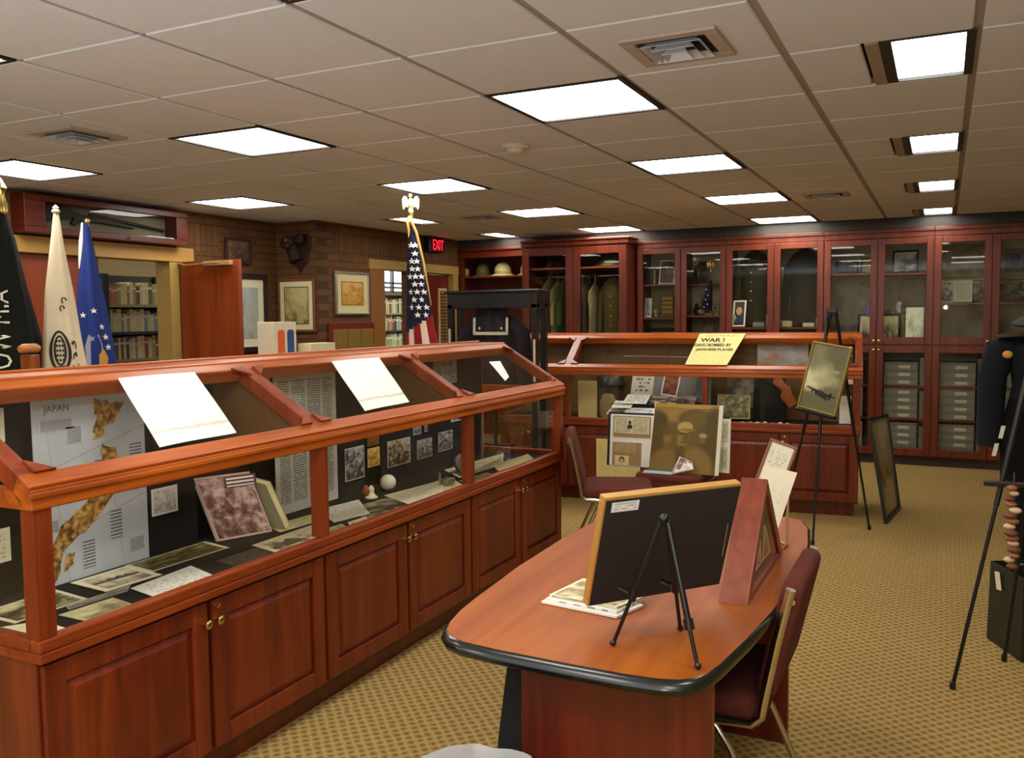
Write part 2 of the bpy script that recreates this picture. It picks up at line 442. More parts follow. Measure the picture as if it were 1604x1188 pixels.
GX0, GY0, G = -1.1402, 2.6948, 0.61
LIGHT_COLS = (-7, -4, -1); LIGHT_ROWS = (-5, -2, 1, 4, 7, 10)
lights = [(i, j) for i in LIGHT_COLS for j in LIGHT_ROWS if not (i == -7 and j > 4)] + [(2, j) for j in (-5, -2)]
vents = {(0, 0): 1, (-5, 0): 1, (-5, 7): 1, (0, 7): 1}
slots = {(1, j) for j in (1, 4, 7, 10)}; slots_l = {(-6, 7), (-6, 10)}
b = MB(); g = MB()
ceil_t = ceiling_mat()
for i in range(-8, 7):
    for j in range(-10, 12):
        x0 = GX0 + i * G; y0 = GY0 + j * G; x1 = min(x0 + G, XR); y1 = min(y0 + G, YB)
        if (i, j) in lights: continue
        xa, ya = x0 + 0.014, y0 + 0.005
        xb, yb = x1 - 0.014, y1 - 0.005
        if x0 < XA: xa = XA
        if (i, j) in slots_l: b.box(-4.465, xb, ya, yb, CEIL, CEIL + 0.02); continue
        if (i, j) in slots: b.box(xa, x0 + 0.25, ya, yb, CEIL, CEIL + 0.02); continue
        b.box(xa, xb, ya, yb, CEIL, CEIL + 0.02)
struct(b.build('ceiling', ceil_t, bevel=0.004, shift=False, seg=1))
for i in range(-8, 8):
    x = GX0 + i * G
    if XA < x < XR: g.box(x - 0.016, x + 0.016, YN, YB, CEIL + 0.008, CEIL + 0.03)
for j in range(-10, 13):
    y = GY0 + j * G
    if YN < y < YB: g.box(XA, XR, y - 0.010, y + 0.010, CEIL + 0.009, CEIL + 0.03)
struct(g.build('trim_1', plain((150, 140, 130), 0.6), shift=False))
b = MB().box(XA - .15, XR, YN, YB, CEIL + 0.42, CEIL + 0.46)
struct(b.build('ceiling.001', plain((60, 58, 55), 0.9), shift=False))

# left wall A with the double door opening (Y 3.97..5.42), jog, wall B with a doorway and a door
DT = 2.0
b = MB()
b.box(XA - .15, XA, YN, 3.92, 0, CEIL + .42); b.box(XA - .15, XA, 5.46, 6.7, 0, CEIL + .42); b.box(XA - .15, XA, 3.92, 5.46, 2.13, CEIL + .42)
struct(b.build('wall_left', BRICK, shift=False))
struct(MB().box(XA - .15, XB, 6.7, 6.85, 0, CEIL + .42).build('wall_jog', BRICK_X, shift=False))
b = MB()
b.box(XB - .15, XB, 6.85, 7.56, 0, CEIL + .42); b.box(XB - .15, XB, 8.36, 8.42, 0, 2.12); b.box(XB - .15, XB, 9.34, YB, 0, CEIL + .42)
b.box(XB - .15, XB, 7.56, 9.34, 2.12, CEIL + .42)
struct(b.build('wall_corner', BRICK, shift=False))
struct(MB().box(XA + .0005, XA + .004, 5.5, 5.93, 2.1, 2.34).build('trim_2', SOLDIER, shift=False))
struct(MB().box(XB + .0005, XB + .004, 6.95, 9.3, 2.13, 2.34).build('trim_3', SOLDIER, shift=False))
struct(MB().box(XB - .15, XR, YB, YB + .12, 0, CEIL + .42).build('wall_back', plain((120, 104, 78), 0.9), shift=False))
struct(MB().box(XR, XR + .12, YN, YB, 0, CEIL + .42).build('wall_right', plain((176, 150, 110), 0.9), shift=False))
struct(MB().box(XA - .15, XR, YN - .12, YN, 0, CEIL + .42).build('wall_front', plain((176, 150, 110), 0.9), shift=False))
# soffit over the back cabinets
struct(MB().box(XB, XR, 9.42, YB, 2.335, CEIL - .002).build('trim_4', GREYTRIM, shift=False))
# lintels + jambs
b = MB().box(XA - .15, XA + .03, 3.92, 5.62, 2.0, 2.12)
struct(b.build('trim_5', plain((176, 134, 66), 0.5), bevel=.004, shift=False))
b = MB(); b.box(XA - .15, XA + .02, 5.36, 5.46, 0, 2.0); b.box(XA - .15, XA + .02, 3.92, 3.98, 0, 2.0)
struct(b.build('trim_6', plain((166, 138, 72), 0.55), bevel=.004, shift=False))
b = MB().box(XB - .15, XB + .02, 7.52, 9.38, 2.02, 2.12); b.box(XB - .15, XB + .02, 9.24, 9.36, 0, 2.02)
struct(b.build('trim_7', plain((170, 140, 72), 0.55), bevel=.004, shift=False))
b = MB().box(XB - .15, XB + .015, 7.53, 7.79, 0, 2.02)
struct(b.build('trim_8', plain((138, 88, 36), 0.55), shift=False))
b = MB().box(XB - .04, XB + .015, 8.345, 8.42, 0, 2.02)
struct(b.build('trim_9', BURG, shift=False))
# doors
d = MB().box(XA - .09, XA - .045, 3.98, 4.72, 0.01, 1.995).build('door_1', DOORW, bevel=.003)
struct(d)
d2 = bpy.data.objects.new('door_2', None); C.objects.link(d2); d2.location = (XA + .03, 5.46, 0); WM['door_2'] = Matrix.Translation(d2.location)
struct(d2)
MB().box(XA + .03, -5.17, 5.455, 5.5, 0.01, 2.0).build('leaf', DOORW, d2, bevel=.003)
b = MB().box(-5.52, -5.22, 5.42, 5.455, 1.955, 1.99); b.bar((-5.3, 5.43, 1.985), (-5.7, 5.40, 1.965), .016, .012); b.bar((-5.7, 5.40, 1.965), (-5.82, 5.45, 1.99), .016, .012)
b.build('door_closer', plain((214, 190, 130), 0.35, 0.6), d2, bevel=.003)
MB().box(-5.28, -5.22, 5.448, 5.456, 1.0, 1.16).build('push_plate', plain((112, 84, 34), 0.4, 0.6), d2)
d = MB().box(XB - .09, XB - .045, 8.43, 9.23, 0.01, 2.0).build('door_3', BURG, bevel=.003); struct(d)
b = MB().box(XB - .12, XB - .028, 8.98, 9.16, 0.85, 1.85)
d3f = b.build('window_3', plain((196, 178, 130), 0.5), bevel=.003); struct(d3f)
t = NT('wire_glass'); sp = t.new('ShaderNodeSeparateXYZ'); t.link(t.coord('Object', (1, 1, 26)), sp.inputs[0])
f = t.math('GREATER_THAN', t.math('FRACT', sp.outputs[2]), 0.5)
WIRE = t.base(t.mix(f, c4((70, 46, 24)), c4((150, 112, 60))), 0.3)
MB().box(XB - .125, XB - .023, 9.0, 9.14, 0.88, 1.82).build('pane', WIRE, d3f)

# library beyond the doors
b = MB()
for (y0, y1, z0, z1) in ((2.0, 13.7, 0, 2.8), (13.7, 16.3, 0, 2.0), (16.3, 17.0, 0, 2.8), (13.7, 16.3, 2.62, 2.8)): b.box(-10.2, -10.05, y0, y1, z0, z1)
struct(b.build('wall_library', PLASTER, shift=False))
struct(MB().box(-10.2, XB - .15, 16.88, 17.0, 0, 2.8).build('wall_far', PLASTER, shift=False))
struct(MB().box(-10.2, XA - .15, 1.9, 2.0, 0, 2.8).build('wall_near', PLASTER, shift=False))
struct(MB().box(-10.2, XA - .15, 1.9, 17.0, 2.8, 2.86).box(XA - .15, XB - .15, 6.85, 17.0, 2.8, 2.86).build('ceiling.002', plain((196, 190, 176), 0.9), shift=False))
w = MB()
for y in (13.7, 14.35, 15.0, 15.65, 16.25): w.box(-10.15, -10.08, y, y + .05, 2.0, 2.62)
for z in (2.0, 2.09, 2.18, 2.58): w.box(-10.15, -10.08, 13.7, 16.3, z, z + .035)
struct(w.build('window_1', plain((140, 140, 136), 0.5), shift=False))
# light panels added out of view behind the brick to brighten the library
for k, (x, y) in enumerate(((-7.9, 4.6), (-7.4, 7.4), (-8.0, 11.6))):
    lt = thing('ceiling_light', ('added fill light panel over the near end of the library shelves', 'added fill light panel in the middle of the library ceiling', 'added fill light panel by the library window')[k], 'ceiling light', (x, y, 2.75))
    MB().box(x - .3, x + .3, y - .3, y + .3, 2.76, 2.8).build('frame', WHITE, lt)
    MB().box(x - .27, x + .27, y - .27, y + .27, 2.752, 2.762).build('diffuser', emit('library_fill', (255, 246, 224), 20.0), lt)

# ------------------------------------------------------------------ ceiling fixtures
DIFF = emit('light_panel', (255, 250, 240), PANEL)
FRAME_B = plain((26, 24, 22), 0.5)
def make_light():
    lt = thing('ceiling_light', '', 'ceiling light')
    f = MB(); a, w = G / 2 - .004, .022
    for (x0, x1, y0, y1) in ((-a, a, -a, -a + w), (-a, a, a - w, a), (-a, -a + w, -a + w, a - w), (a - w, a, -a + w, a - w)): f.box(x0, x1, y0, y1, -.002, .05)
    f.build('frame', FRAME_B, lt)
    MB().box(-a + w, a - w, -a + w, a - w, .006, .016).build('diffuser', DIFF, lt)
    MB().box(-a, a, -a, a, .05, .1).build('housing', FRAME_B, lt)
    return lt
COLN = {-7: 'far left column', -4: 'second column from the left', -1: 'column over the long display case', 2: 'right column'}
ROWN = {1: 'nearest light', 4: 'second light', 7: 'third light', 10: 'fourth light', -2: 'overhead light', -5: 'rear light'}
proto = None
for (i, j) in lights:
    loc = (GX0 + (i + .5) * G, GY0 + (j + .5) * G, CEIL)
    lab = 'square flush white light panel, %s in the %s' % (ROWN[j], COLN[i])
    if proto is None: proto = make_light(); proto.location = loc; proto['label'] = lab; proto['group'] = 'square light panels in the ceiling'
    else: dup(proto, loc, 0, lab, 'square light panels in the ceiling')
def make_slot():
    lt = thing('recessed_light', '', 'ceiling light')
    x0, x1 = -.17, .175; a = G / 2 - .006
    MB().box(x0, x0 + .045, -a, a, -.003, .06).build('rim', plain((150, 132, 112), 0.5), lt)
    f = MB(); f.box(x0 + .045, x0 + .085, -a, a, -.001, .07); f.box(x1 - .03, x1, -a, a, -.001, .07); f.box(x0 + .085, x1 - .03, a - .012, a, -.001, .07); f.box(x0 + .085, x1 - .03, -a, -a + .012, -.001, .07)
    f.build('frame', FRAME_B, lt)
    MB().box(x0 + .085, x1 - .03, -a + .012, a - .012, .012, .022).build('diffuser', DIFF, lt)
    MB().box(x0, x1, -a, a, .07, .1).build('housing', FRAME_B, lt)
    return lt
sp_ = None
for k, j in enumerate((1, 4, 7, 10)):
    loc = (GX0 + 1.0 * G + .433, GY0 + (j + .5) * G, CEIL)
    lab = 'narrow dark-rimmed white light in the right column, %s' % ('nearest one', 'second one back', 'third one back', 'farthest one')[k]
    if sp_ is None: sp_ = make_slot(); sp_.location = loc; sp_['label'] = lab; sp_['group'] = 'narrow lights along the right of the ceiling'
    else: dup(sp_, loc, 0, lab, 'narrow lights along the right of the ceiling')
for k, j in enumerate((7, 10)): dup(sp_, (-4.647, GY0 + (j + .5) * G, CEIL), 0, 'narrow light by the brick wall on the left, %s' % ('above the flag eagle', 'above the corner shelf with sun helmets')[k], 'narrow lights along the left brick wall')
VENTM = plain((172, 160, 146), 0.5)
def vent(i, j, lab, big=False):
    x, y = GX0 + (i + .49) * G, GY0 + (j + .54) * G
    v = thing('ceiling_vent', lab, 'vent', (x, y, CEIL), 0, 'square air vents in the ceiling')
    f = MB(); a = .165
    for (x0, x1, y0, y1) in ((-a, a, -a, -a + .045), (-a, a, a - .045, a), (-a, -a + .045, -a + .045, a - .045), (a - .045, a, -a + .045, a - .045)): f.box(x + x0, x + x1, y + y0, y + y1, CEIL - .012, CEIL)
    f.build('frame', VENTM, v, bevel=.003)
    MB().box(x - .12, x + .12, y - .12, y + .12, CEIL - .002, CEIL - .0005).build('duct_opening', plain((30, 30, 32), 0.8), v)
    for k, s in enumerate((.105, .075, .045)):
        lv = MB(); z0 = CEIL - .003; z1 = CEIL - .02 - .008 * k
        o_, i_ = s, s - .022
        for q in range(4):
            M = Matrix.Translation((x, y, 0)) @ Matrix.Rotation(q * math.pi / 2, 4, 'Z')
            lv.add([M @ Vector(p) for p in ((-o_, -o_, z1), (o_, -o_, z1), (i_, -i_, z0), (-i_, -i_, z0), (-o_, -o_, z1 - .002), (o_, -o_, z1 - .002), (i_, -i_, z0 - .002), (-i_, -i_, z0 - .002))],
                   [(0, 3, 2, 1), (4, 5, 6, 7), (0, 1, 5, 4), (2, 3, 7, 6)])
        lv.build('louver', plain((190, 190, 192), 0.4), v)
    return v
vent(0, 0, 'large square air vent nearest the camera, right of the big light')
vent(-5, 0, 'square air vent at the left edge above the flags')
vent(-5, 7, 'small dark air vent beside the fourth light near the exit sign')
vent(0, 7, 'small air vent between the last two light rows by the back cabinets')
sd = thing('smoke_detector', 'round white smoke detector on a ceiling tile', 'smoke detector', (-2.105, 4.34, CEIL))
MB().lathe([(.075, 0), (.078, -.012), (.07, -.02)], (-2.105, 4.34, CEIL)).build('base', plain((204, 196, 182), 0.5), sd, smooth=True)
MB().lathe([(.055, -.02), (.052, -.04), (.03, -.05), (.001, -.051)], (-2.105, 4.34, CEIL)).build('sensor_cap', plain((190, 182, 168), 0.5), sd, smooth=True)
# exit sign
ex = thing('exit_sign', 'black box exit sign with lit red letters above the burgundy door', 'exit sign', (XB + .03, 8.78, 2.27))
MB().box(XB + .004, XB + .075, 8.6, 8.95, 2.26, 2.425).build('housing', plain((18, 12, 12), 0.4), ex, bevel=.006)
MB().box(XB + .075, XB + .079, 8.66, 8.94, 2.27, 2.415).build('face', plain((40, 4, 8), 0.8), ex)
text('letters', 'EXIT', frame_axes((XB + .0795, 8.80, 2.342), (0, 1, 0), (0, 0, 1)), 0.235, emit('exit_red', (255, 20, 44), 2.2), ex, 0.115, 0.002)
# ------------------------------------------------------------------ display cases
CHERRY_L = wood('cherry_shaded_rail', (92, 32, 8), (134, 54, 14), (162, 74, 24), 0.4, 0, .1, 1.0, .35)  # lower rail's darker cherry copy, shade painted into the tone
def knob(parent, M, name='knob'):
    """round brass knob; M: origin on the face, local z outwards"""
    MB().lathe([(.006, 0), (.006, .012), (.013, .018), (.0145, .026), (.009, .031), (.001, .032)], (0, 0, 0), 14, None, M).build(name, BRASS, parent, smooth=True)
def panel_door(parent, M, w, h, mat, t=.02, name='door'):
    """raised-panel door, lower-left at M origin, local x right, y up, z out"""
    b = MB(); s = .062
    b.box(0, s, 0, h, 0, t, None, M); b.box(w - s, w, 0, h, 0, t, None, M)
    b.box(s, w - s, 0, s, 0, t, None, M); b.box(s, w - s, h - s, h, 0, t, None, M)
    d = b.build(name, mat, parent, bevel=.003)
    p = MB(); i = .028
    a0 = [(s, s), (w - s, s), (w - s, h - s), (s, h - s)]; a1 = [(s + i, s + i), (w - s - i, s + i), (w - s - i, h - s - i), (s + i, h - s - i)]
    vs = [M @ Vector((x, y, .005)) for x, y in a0] + [M @ Vector((x, y, t - .002)) for x, y in a1]
    p.add(vs, [(0, 1, 5, 4), (1, 2, 6, 5), (2, 3, 7, 6), (3, 0, 4, 7), (4, 5, 6, 7)])
    p.build('raised_panel', mat, d)
    return d
ZB, ZR, ZG, ZT, DEP = 0.62, 0.685, 1.03, 1.09, 0.56     # base top, lower rail top, upper rail bottom/top, depth
def display_case(name, label, loc, rotz, mods, back=FELT, gusset=BROWNB, inset=0.003, group='sloped glass display cases'):
    """front along local x at y=0, depth towards +y; mods: x positions of the posts"""
    th = thing(name, label, 'display case', loc, rotz, group)
    W = mw(th); L = mods[-1]
    def add(nm, b, mat, par=None, **k):
        b.v = [W @ p for p in b.v]; return b.build(nm, mat, par or th, **k)
    add('base_cabinet', MB().box(.004, L - .004, .022, DEP + .03, .1, ZB), CHERRY, bevel=.003)
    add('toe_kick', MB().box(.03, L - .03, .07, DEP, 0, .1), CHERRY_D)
    add('lower_rail', MB().box(-.006, L + .006, -.012, DEP + .035, ZB, ZB + .03).box(-.006, L + .006, -.012, .03, ZB + .03, ZR).box(-.006, .03, .03, DEP + .035, ZB + .03, ZR).box(L - .03, L + .006, .03, DEP + .035, ZB + .03, ZR), CHERRY_L, bevel=.006)
    # top frame: upper front rail, sloped bars, ridge
    sl = Vector((0, .39, .235)).normalized(); nz = Vector((0, -sl.z, sl.y))
    S = lambda x, d, n: Vector((x, -.014, ZT)) + sl * d + nz * n + Vector((0, 0, 0))
    LS = .49
    b = MB(); b.box(-.012, L + .012, -.016, .03, ZG, ZT - .004)
    b.box(-.018, L + .018, -.022, -.012, ZT - .03, ZT - .012)
    def sbar(x0, x1, d0, d1, n0=-.05, n1=.006):
        vs = [S(x, d, n) for n in (n0, n1) for d in (d0, d1) for x in (x0, x1)]
        b.add(vs, [(0, 2, 3, 1), (4, 5, 7, 6), (0, 1, 5, 4), (2, 6, 7, 3), (0, 4, 6, 2), (1, 3, 7, 5)])
    sbar(-.014, L + .014, 0, .055)
    add('upper_rail', b, CHERRY_LIT, bevel=.006)
    b = MB(); sbar(-.014, L + .014, LS - .055, LS)
    yr = S(0, LS, 0).y; zr = S(0, LS, 0).z
    b.box(-.014, L + .014, yr - .01, DEP + .03, zr - .03, zr + .008)
    b.box(-.018, L + .018, DEP + .02, DEP + .035, zr - .012, zr + .018)
    add('ridge_rail', b, CHERRY_LIT, bevel=.005)
    for i, x in enumerate(mods):
        x0, x1 = (x - .014, x + .036) if i == 0 else ((x - .036, x + .014) if i == len(mods) - 1 else (x - .032, x + .032))
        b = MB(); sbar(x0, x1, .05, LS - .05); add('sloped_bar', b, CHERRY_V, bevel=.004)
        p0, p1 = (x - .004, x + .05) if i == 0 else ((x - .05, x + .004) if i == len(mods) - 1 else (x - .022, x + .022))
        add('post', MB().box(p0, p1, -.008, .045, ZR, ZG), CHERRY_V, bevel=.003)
        add('rear_post', MB().box(p0, p1, DEP - .01, DEP + .03, ZR, zr - .03), CHERRY, bevel=.003)
        # inner gusset below the slope
        if 0 < i < len(mods) - 1:
            gx = x - (.018 if i < len(mods) - 1 else .045)
            P = [S(gx, .04, -.02), Vector((gx, DEP - .02, ZG + .01)), Vector((gx, DEP - .02, zr - .04)), S(gx, LS - .01, -.02)]
            P.insert(1, Vector((gx, .02, ZG + .01)))
            vs = P + [p + Vector((.01, 0, 0)) for p in P]; n = len(P)
            add('gusset', MB().add(vs, [tuple(range(n)), tuple(range(n, 2 * n))[::-1]] + [(k, k + n, (k + 1) % n + n, (k + 1) % n) for k in range(n)]), gusset)
    # sloped panes, front panes, corner blocks, end panels
    for i in range(len(mods) - 1):
        a, c = mods[i], mods[i + 1]
        vs = [S(a + .03, .045, .003), S(c - .03, .045, .003), S(c - .03, LS - .045, inset), S(a + .03, LS - .045, inset)]
        add('sloped_pane', MB().card(*vs, t=.005), GLASS)
        add('front_pane', MB().card((a + .03, .012, ZR), (c - .03, .012, ZR), (c - .03, .012, ZG), (a + .03, .012, ZG), t=.005), GLASS)
        for (cx, sx) in ((a + .03, 1), (c - .03, -1)):
            for (d, sd) in ((.052, 1), (LS - .052, -1)):
                cb = MB(); tri = [S(cx - .004 * sx, d - .004 * sd, .0065), S(cx + .06 * sx, d - .004 * sd, .0065), S(cx - .004 * sx, d + .05 * sd, .0065)]
                vs = tri + [p + nz * .008 for p in tri]
                fs = [(0, 1, 2), (5, 4, 3), (0, 3, 4, 1), (1, 4, 5, 2), (2, 5, 3, 0)]
                cb.add(vs, fs); add('corner_block', cb, CHERRY_V)
        w = (c - a) / 2
        for k in range(2):
            dx = a + k * w
            M = W @ frame_axes((dx + .012, .022, .115), (1, 0, 0), (0, 0, 1))
            d = panel_door(th, M, w - .02, ZB - .125, CHERRY)
            kx = dx + (w - .026 if k == 0 else .026)
            knob(d, W @ frame_axes((kx, .002, ZB - .075), (1, 0, 0), (0, 0, 1)))
        add('lock', MB().lathe([(.009, 0), (.009, .006), (.001, .007)], (0, 0, 0), 12, None, frame_axes((a + w + .035, .002, ZB - .032), (1, 0, 0), (0, 0, 1))), BRASS, smooth=True)
    for x in (0.006, L - .006):
        add('end_pane', MB().card((x, .045, ZR), (x, DEP - .01, ZR), (x, DEP - .01, ZG), (x, .045, ZG), t=.004), GLASS)
        b = MB(); x0, x1 = (x - .012, x + .02) if x < 1 else (x - .02, x + .012)
        pr = [(.03, ZG), (DEP + .02, ZG), (DEP + .02, ZG + .05), (.07, ZG + .05)]
        vs = [(q, y, z) for q in (x0, x1) for y, z in pr]
        b.add(vs, [(0, 1, 2, 3), (7, 6, 5, 4)] + [(k, k + 4, (k + 1) % 4 + 4, (k + 1) % 4) for k in range(4)])
        add('end_rail', b, CHERRY_LIT)
        xx = x
        add('end_gable_pane', MB().card((xx, .06, ZG + .045), (xx, DEP - .005, ZG + .045), (xx, DEP - .005, zr - .03), (xx, DEP - .08, zr - .05), t=.004), GLASS)
    add('back_panel', MB().box(.05, L - .05, DEP - .03, DEP - .012, ZB + .03, zr - .03), back)
    add('case_floor', MB().box(.03, L - .03, .03, DEP - .03, ZB + .03, ZB + .036), FELT)
    th['S'] = 0
    return th, W, S
FZ = ZB + .036
PEG = wood('case_back_board', (84, 56, 24), (112, 78, 34), (132, 96, 46), .6, 0)
caseA, WA_, SA_ = display_case('display_case', 'long cherry display case running along the left with a sloped glass top and six doors',
                               (-2.1, 1.45, 0), math.pi / 2, (0, 1.18, 2.34, 3.5))
caseB, WB_, SB_ = display_case('display_case', 'cherry display case across the room with the WAR newspaper on its sloped glass',
                               (-3.357, 6.548, 0), R(5.5), (0, .605, 1.72, 2.84), back=PEG, inset=-.041)
sA = lambda x, d, n=.002: WA_ @ SA_(x, d, n)
sB = lambda x, d, n=.002: WB_ @ SB_(x, d, n)
pA = lambda x, d, n=.002: sA(x, d, n + .003)
pB = lambda x, d, n=.002: sB(x, d, n +   .003 - .044 * (d - .045) / .4)

# ------------------------------------------------------------------ back wall cabinets
YF = 9.45
def glazed_door(parent, x0, x1, z0, z1, yf, mat=CAB, knob_side=1, kz=None, s=.062):
    b = MB()
    b.box(x0, x0 + s, yf - .022, yf, z0, z1); b.box(x1 - s, x1, yf - .022, yf, z0, z1)
    b.box(x0 + s, x1 - s, yf - .022, yf, z0, z0 + s + .012); b.box(x0 + s, x1 - s, yf - .022, yf, z1 - s, z1)
    d = b.build('door', mat, parent, bevel=.004)
    MB().card((x0 + s, yf - .01, z0 + s), (x1 - s, yf - .01, z0 + s), (x1 - s, yf - .01, z1 - s), (x0 + s, yf - .01, z1 - s), .004).build('glass_pane', GLASS_C, d)
    if kz:
        kx = x1 - .02 if knob_side > 0 else x0 + .02
        MB().lathe([(.006, 0), (.012, .012), (.013, .02), (.001, .024)], (0, 0, 0), 12, None, frame_axes((kx, yf - .022, kz), (1, 0, 0), (0, 0, 1))).build('knob', BRASS, d, smooth=True)
    return d
BACKM = plain((190, 182, 152), .85)
def back_cabinet(x0, x1, label, shelves_up, shelves_lo=(0.46, .79), top=2.3, dep=.46):
    th = thing('glazed_cabinet', label, 'cabinet', ((x0 + x1) / 2, YF + dep / 2, 0), 0, 'glazed cabinets along the back wall')
    xm = (x0 + x1) / 2; yb = YF + dep
    b = MB()
    for x in (x0, x1 - .02): b.box(x, x + .02, YF, yb, .09, top)
    b.box(xm - .01, xm + .01, YF, yb, .09, top)
    for z in (.09, 1.175, top - .02): b.box(x0 + .02, x1 - .02, YF + .002, yb, z, z + .02)
    b.build('carcass', CAB, th)
    MB().box(x0 + .02, x1 - .02, yb - .012, yb, .11, top - .02).build('back_board', BACKM, th)
    MB().box(x0, x1, YF - .012, YF + .05, 2.245, top + .02).build('header', CAB, th, bevel=.004)
    MB().box(x0, x1, YF - .03, YF + .05, top - .005, top + .035).build('crown', CHERRY_D, th, bevel=.006)
    MB().box(x0, x1, YF + .03, YF + .06, 0, .09).build('toe_kick', plain((62, 44, 40), .6), th)
    for k, (a, c) in enumerate(((x0, xm), (xm, x1))):
        glazed_door(th, a + .004, c - .004, 1.195, 2.24, YF, knob_side=1 if k == 0 else -1, kz=1.23)
        glazed_door(th, a + .004, c - .004, .095, 1.175, YF, knob_side=1 if k == 0 else -1, kz=1.14)
        for z in shelves_up[k]:
            yf_, z = z if isinstance(z, tuple) else (.03, z)
            MB().box(a + .012, c - .012, YF + yf_, yb - .014, z - .02, z).build('shelf', CAB, th)
        for z in shelves_lo: MB().box(a + .012, c - .012, YF + .03, yb - .014, z - .02, z).build('shelf', CAB, th)
    return th
E0 = [-3.08, -2.09, -1.10, -.09, .90, 1.90]
back_cabinet(E0[0], E0[1], 'glazed wall cabinet with the gold eagle and small framed portrait on its shelves', ((1.85, 1.48), ((.22, 1.85), 1.50)))
back_cabinet(E0[1], E0[2], 'glazed wall cabinet holding the dark jacket and the black coat', ((1.37,), (1.37,)))
back_cabinet(E0[2], E0[3], 'glazed wall cabinet with the small blue flag and the black-framed group picture', ((1.91,), (1.90,)))
back_cabinet(E0[3], E0[4], 'glazed wall cabinet with collage boards, mirroring the camera flash', ((1.6,), (1.6,)))
back_cabinet(E0[4], E0[5], 'glazed wall cabinet at the far right end, hidden behind the uniform', ((1.6,), (1.6,)))
# wardrobe standing forward of the run
def wardrobe():
    x0, x1, yf, yb, top = -4.36, -3.1, 9.15, 9.93, 2.29
    th = thing('wardrobe', 'tall cherry wardrobe with two glass doors full of hanging uniforms', 'wardrobe', ((x0 + x1) / 2, (yf + yb) / 2, 0))
    b = MB()
    for x in (x0, x1 - .025): b.box(x, x + .025, yf, yb, .05, top)
    for z in (.05, top - .02): b.box(x0 + .025, x1 - .025, yf + .002, yb, z, z + .02)
    b.build('carcass', CAB, th, bevel=.003)
    MB().box(x0 + .025, x1 - .025, yb - .012, yb, .07, top - .02).build('back_board', plain((52, 40, 30), .9), th)
    MB().box(x0 - .004, x1 + .03, yf - .04, 9.40, top, top + .05).box(x0 - .004, x1 + .05, yf - .065, 9.40, top + .05, top + .075).box(x0 - .002, x1 + .01, 9.40, yb, top, top + .05).build('crown', CHERRY, th, bevel=.008)
    xm = (x0 + x1) / 2
    glazed_door(th, x0 + .003, xm - .003, .08, top - .015, yf, CHERRY, 1, 1.2, .085)
    glazed_door(th, xm + .003, x1 - .003, .08, top - .015, yf, CHERRY, -1, 1.2, .085)
    MB().box(x0 + .026, x1 - .026, yf + .04, yb - .014, 2.035, 2.055).build('shelf', plain((150, 80, 44), .4), th)
    MB().tube([(x0 + .026, yf + .3, 1.96), (x1 - .026, yf + .3, 1.96)], .014).build('hanging_rod', CHROME, th, smooth=True)
    return th
wardrobe()
def hat_cabinet():
    x0, x1, yf, yb = XB + .012, -4.365, 9.42, 9.93
    th = thing('open_cabinet', 'open dark cabinet in the far corner with sun helmets on its shelf', 'cabinet', ((x0 + x1) / 2, (yf + yb) / 2, 0))
    b = MB()
    for x in (x0, x1 - .02): b.box(x, x + .02, yf, yb, 0, 2.3)
    b.box(x0, x1, yf, yb, 2.28, 2.3); b.box(x0 + .02, x1 - .02, yb - .012, yb, 0, 2.28)
    b.box(x0, x0 + .07, yf - .02, yf, 0, 2.3)
    b.build('carcass', CHERRY_D, th)
    MB().box(x0, x1 - .002, yf - .03, yf + .02, 2.22, 2.30).box(x0, x1 - .002, yf - .06, yf + .02, 2.30, 2.33).build('crown', CHERRY, th, bevel=.006)
    for z in (1.4, 2.0): MB().box(x0 + .02, x1 - .02, yf + .01, yb - .014, z - .022, z).build('shelf', CHERRY, th)
    return th
hat_cabinet()

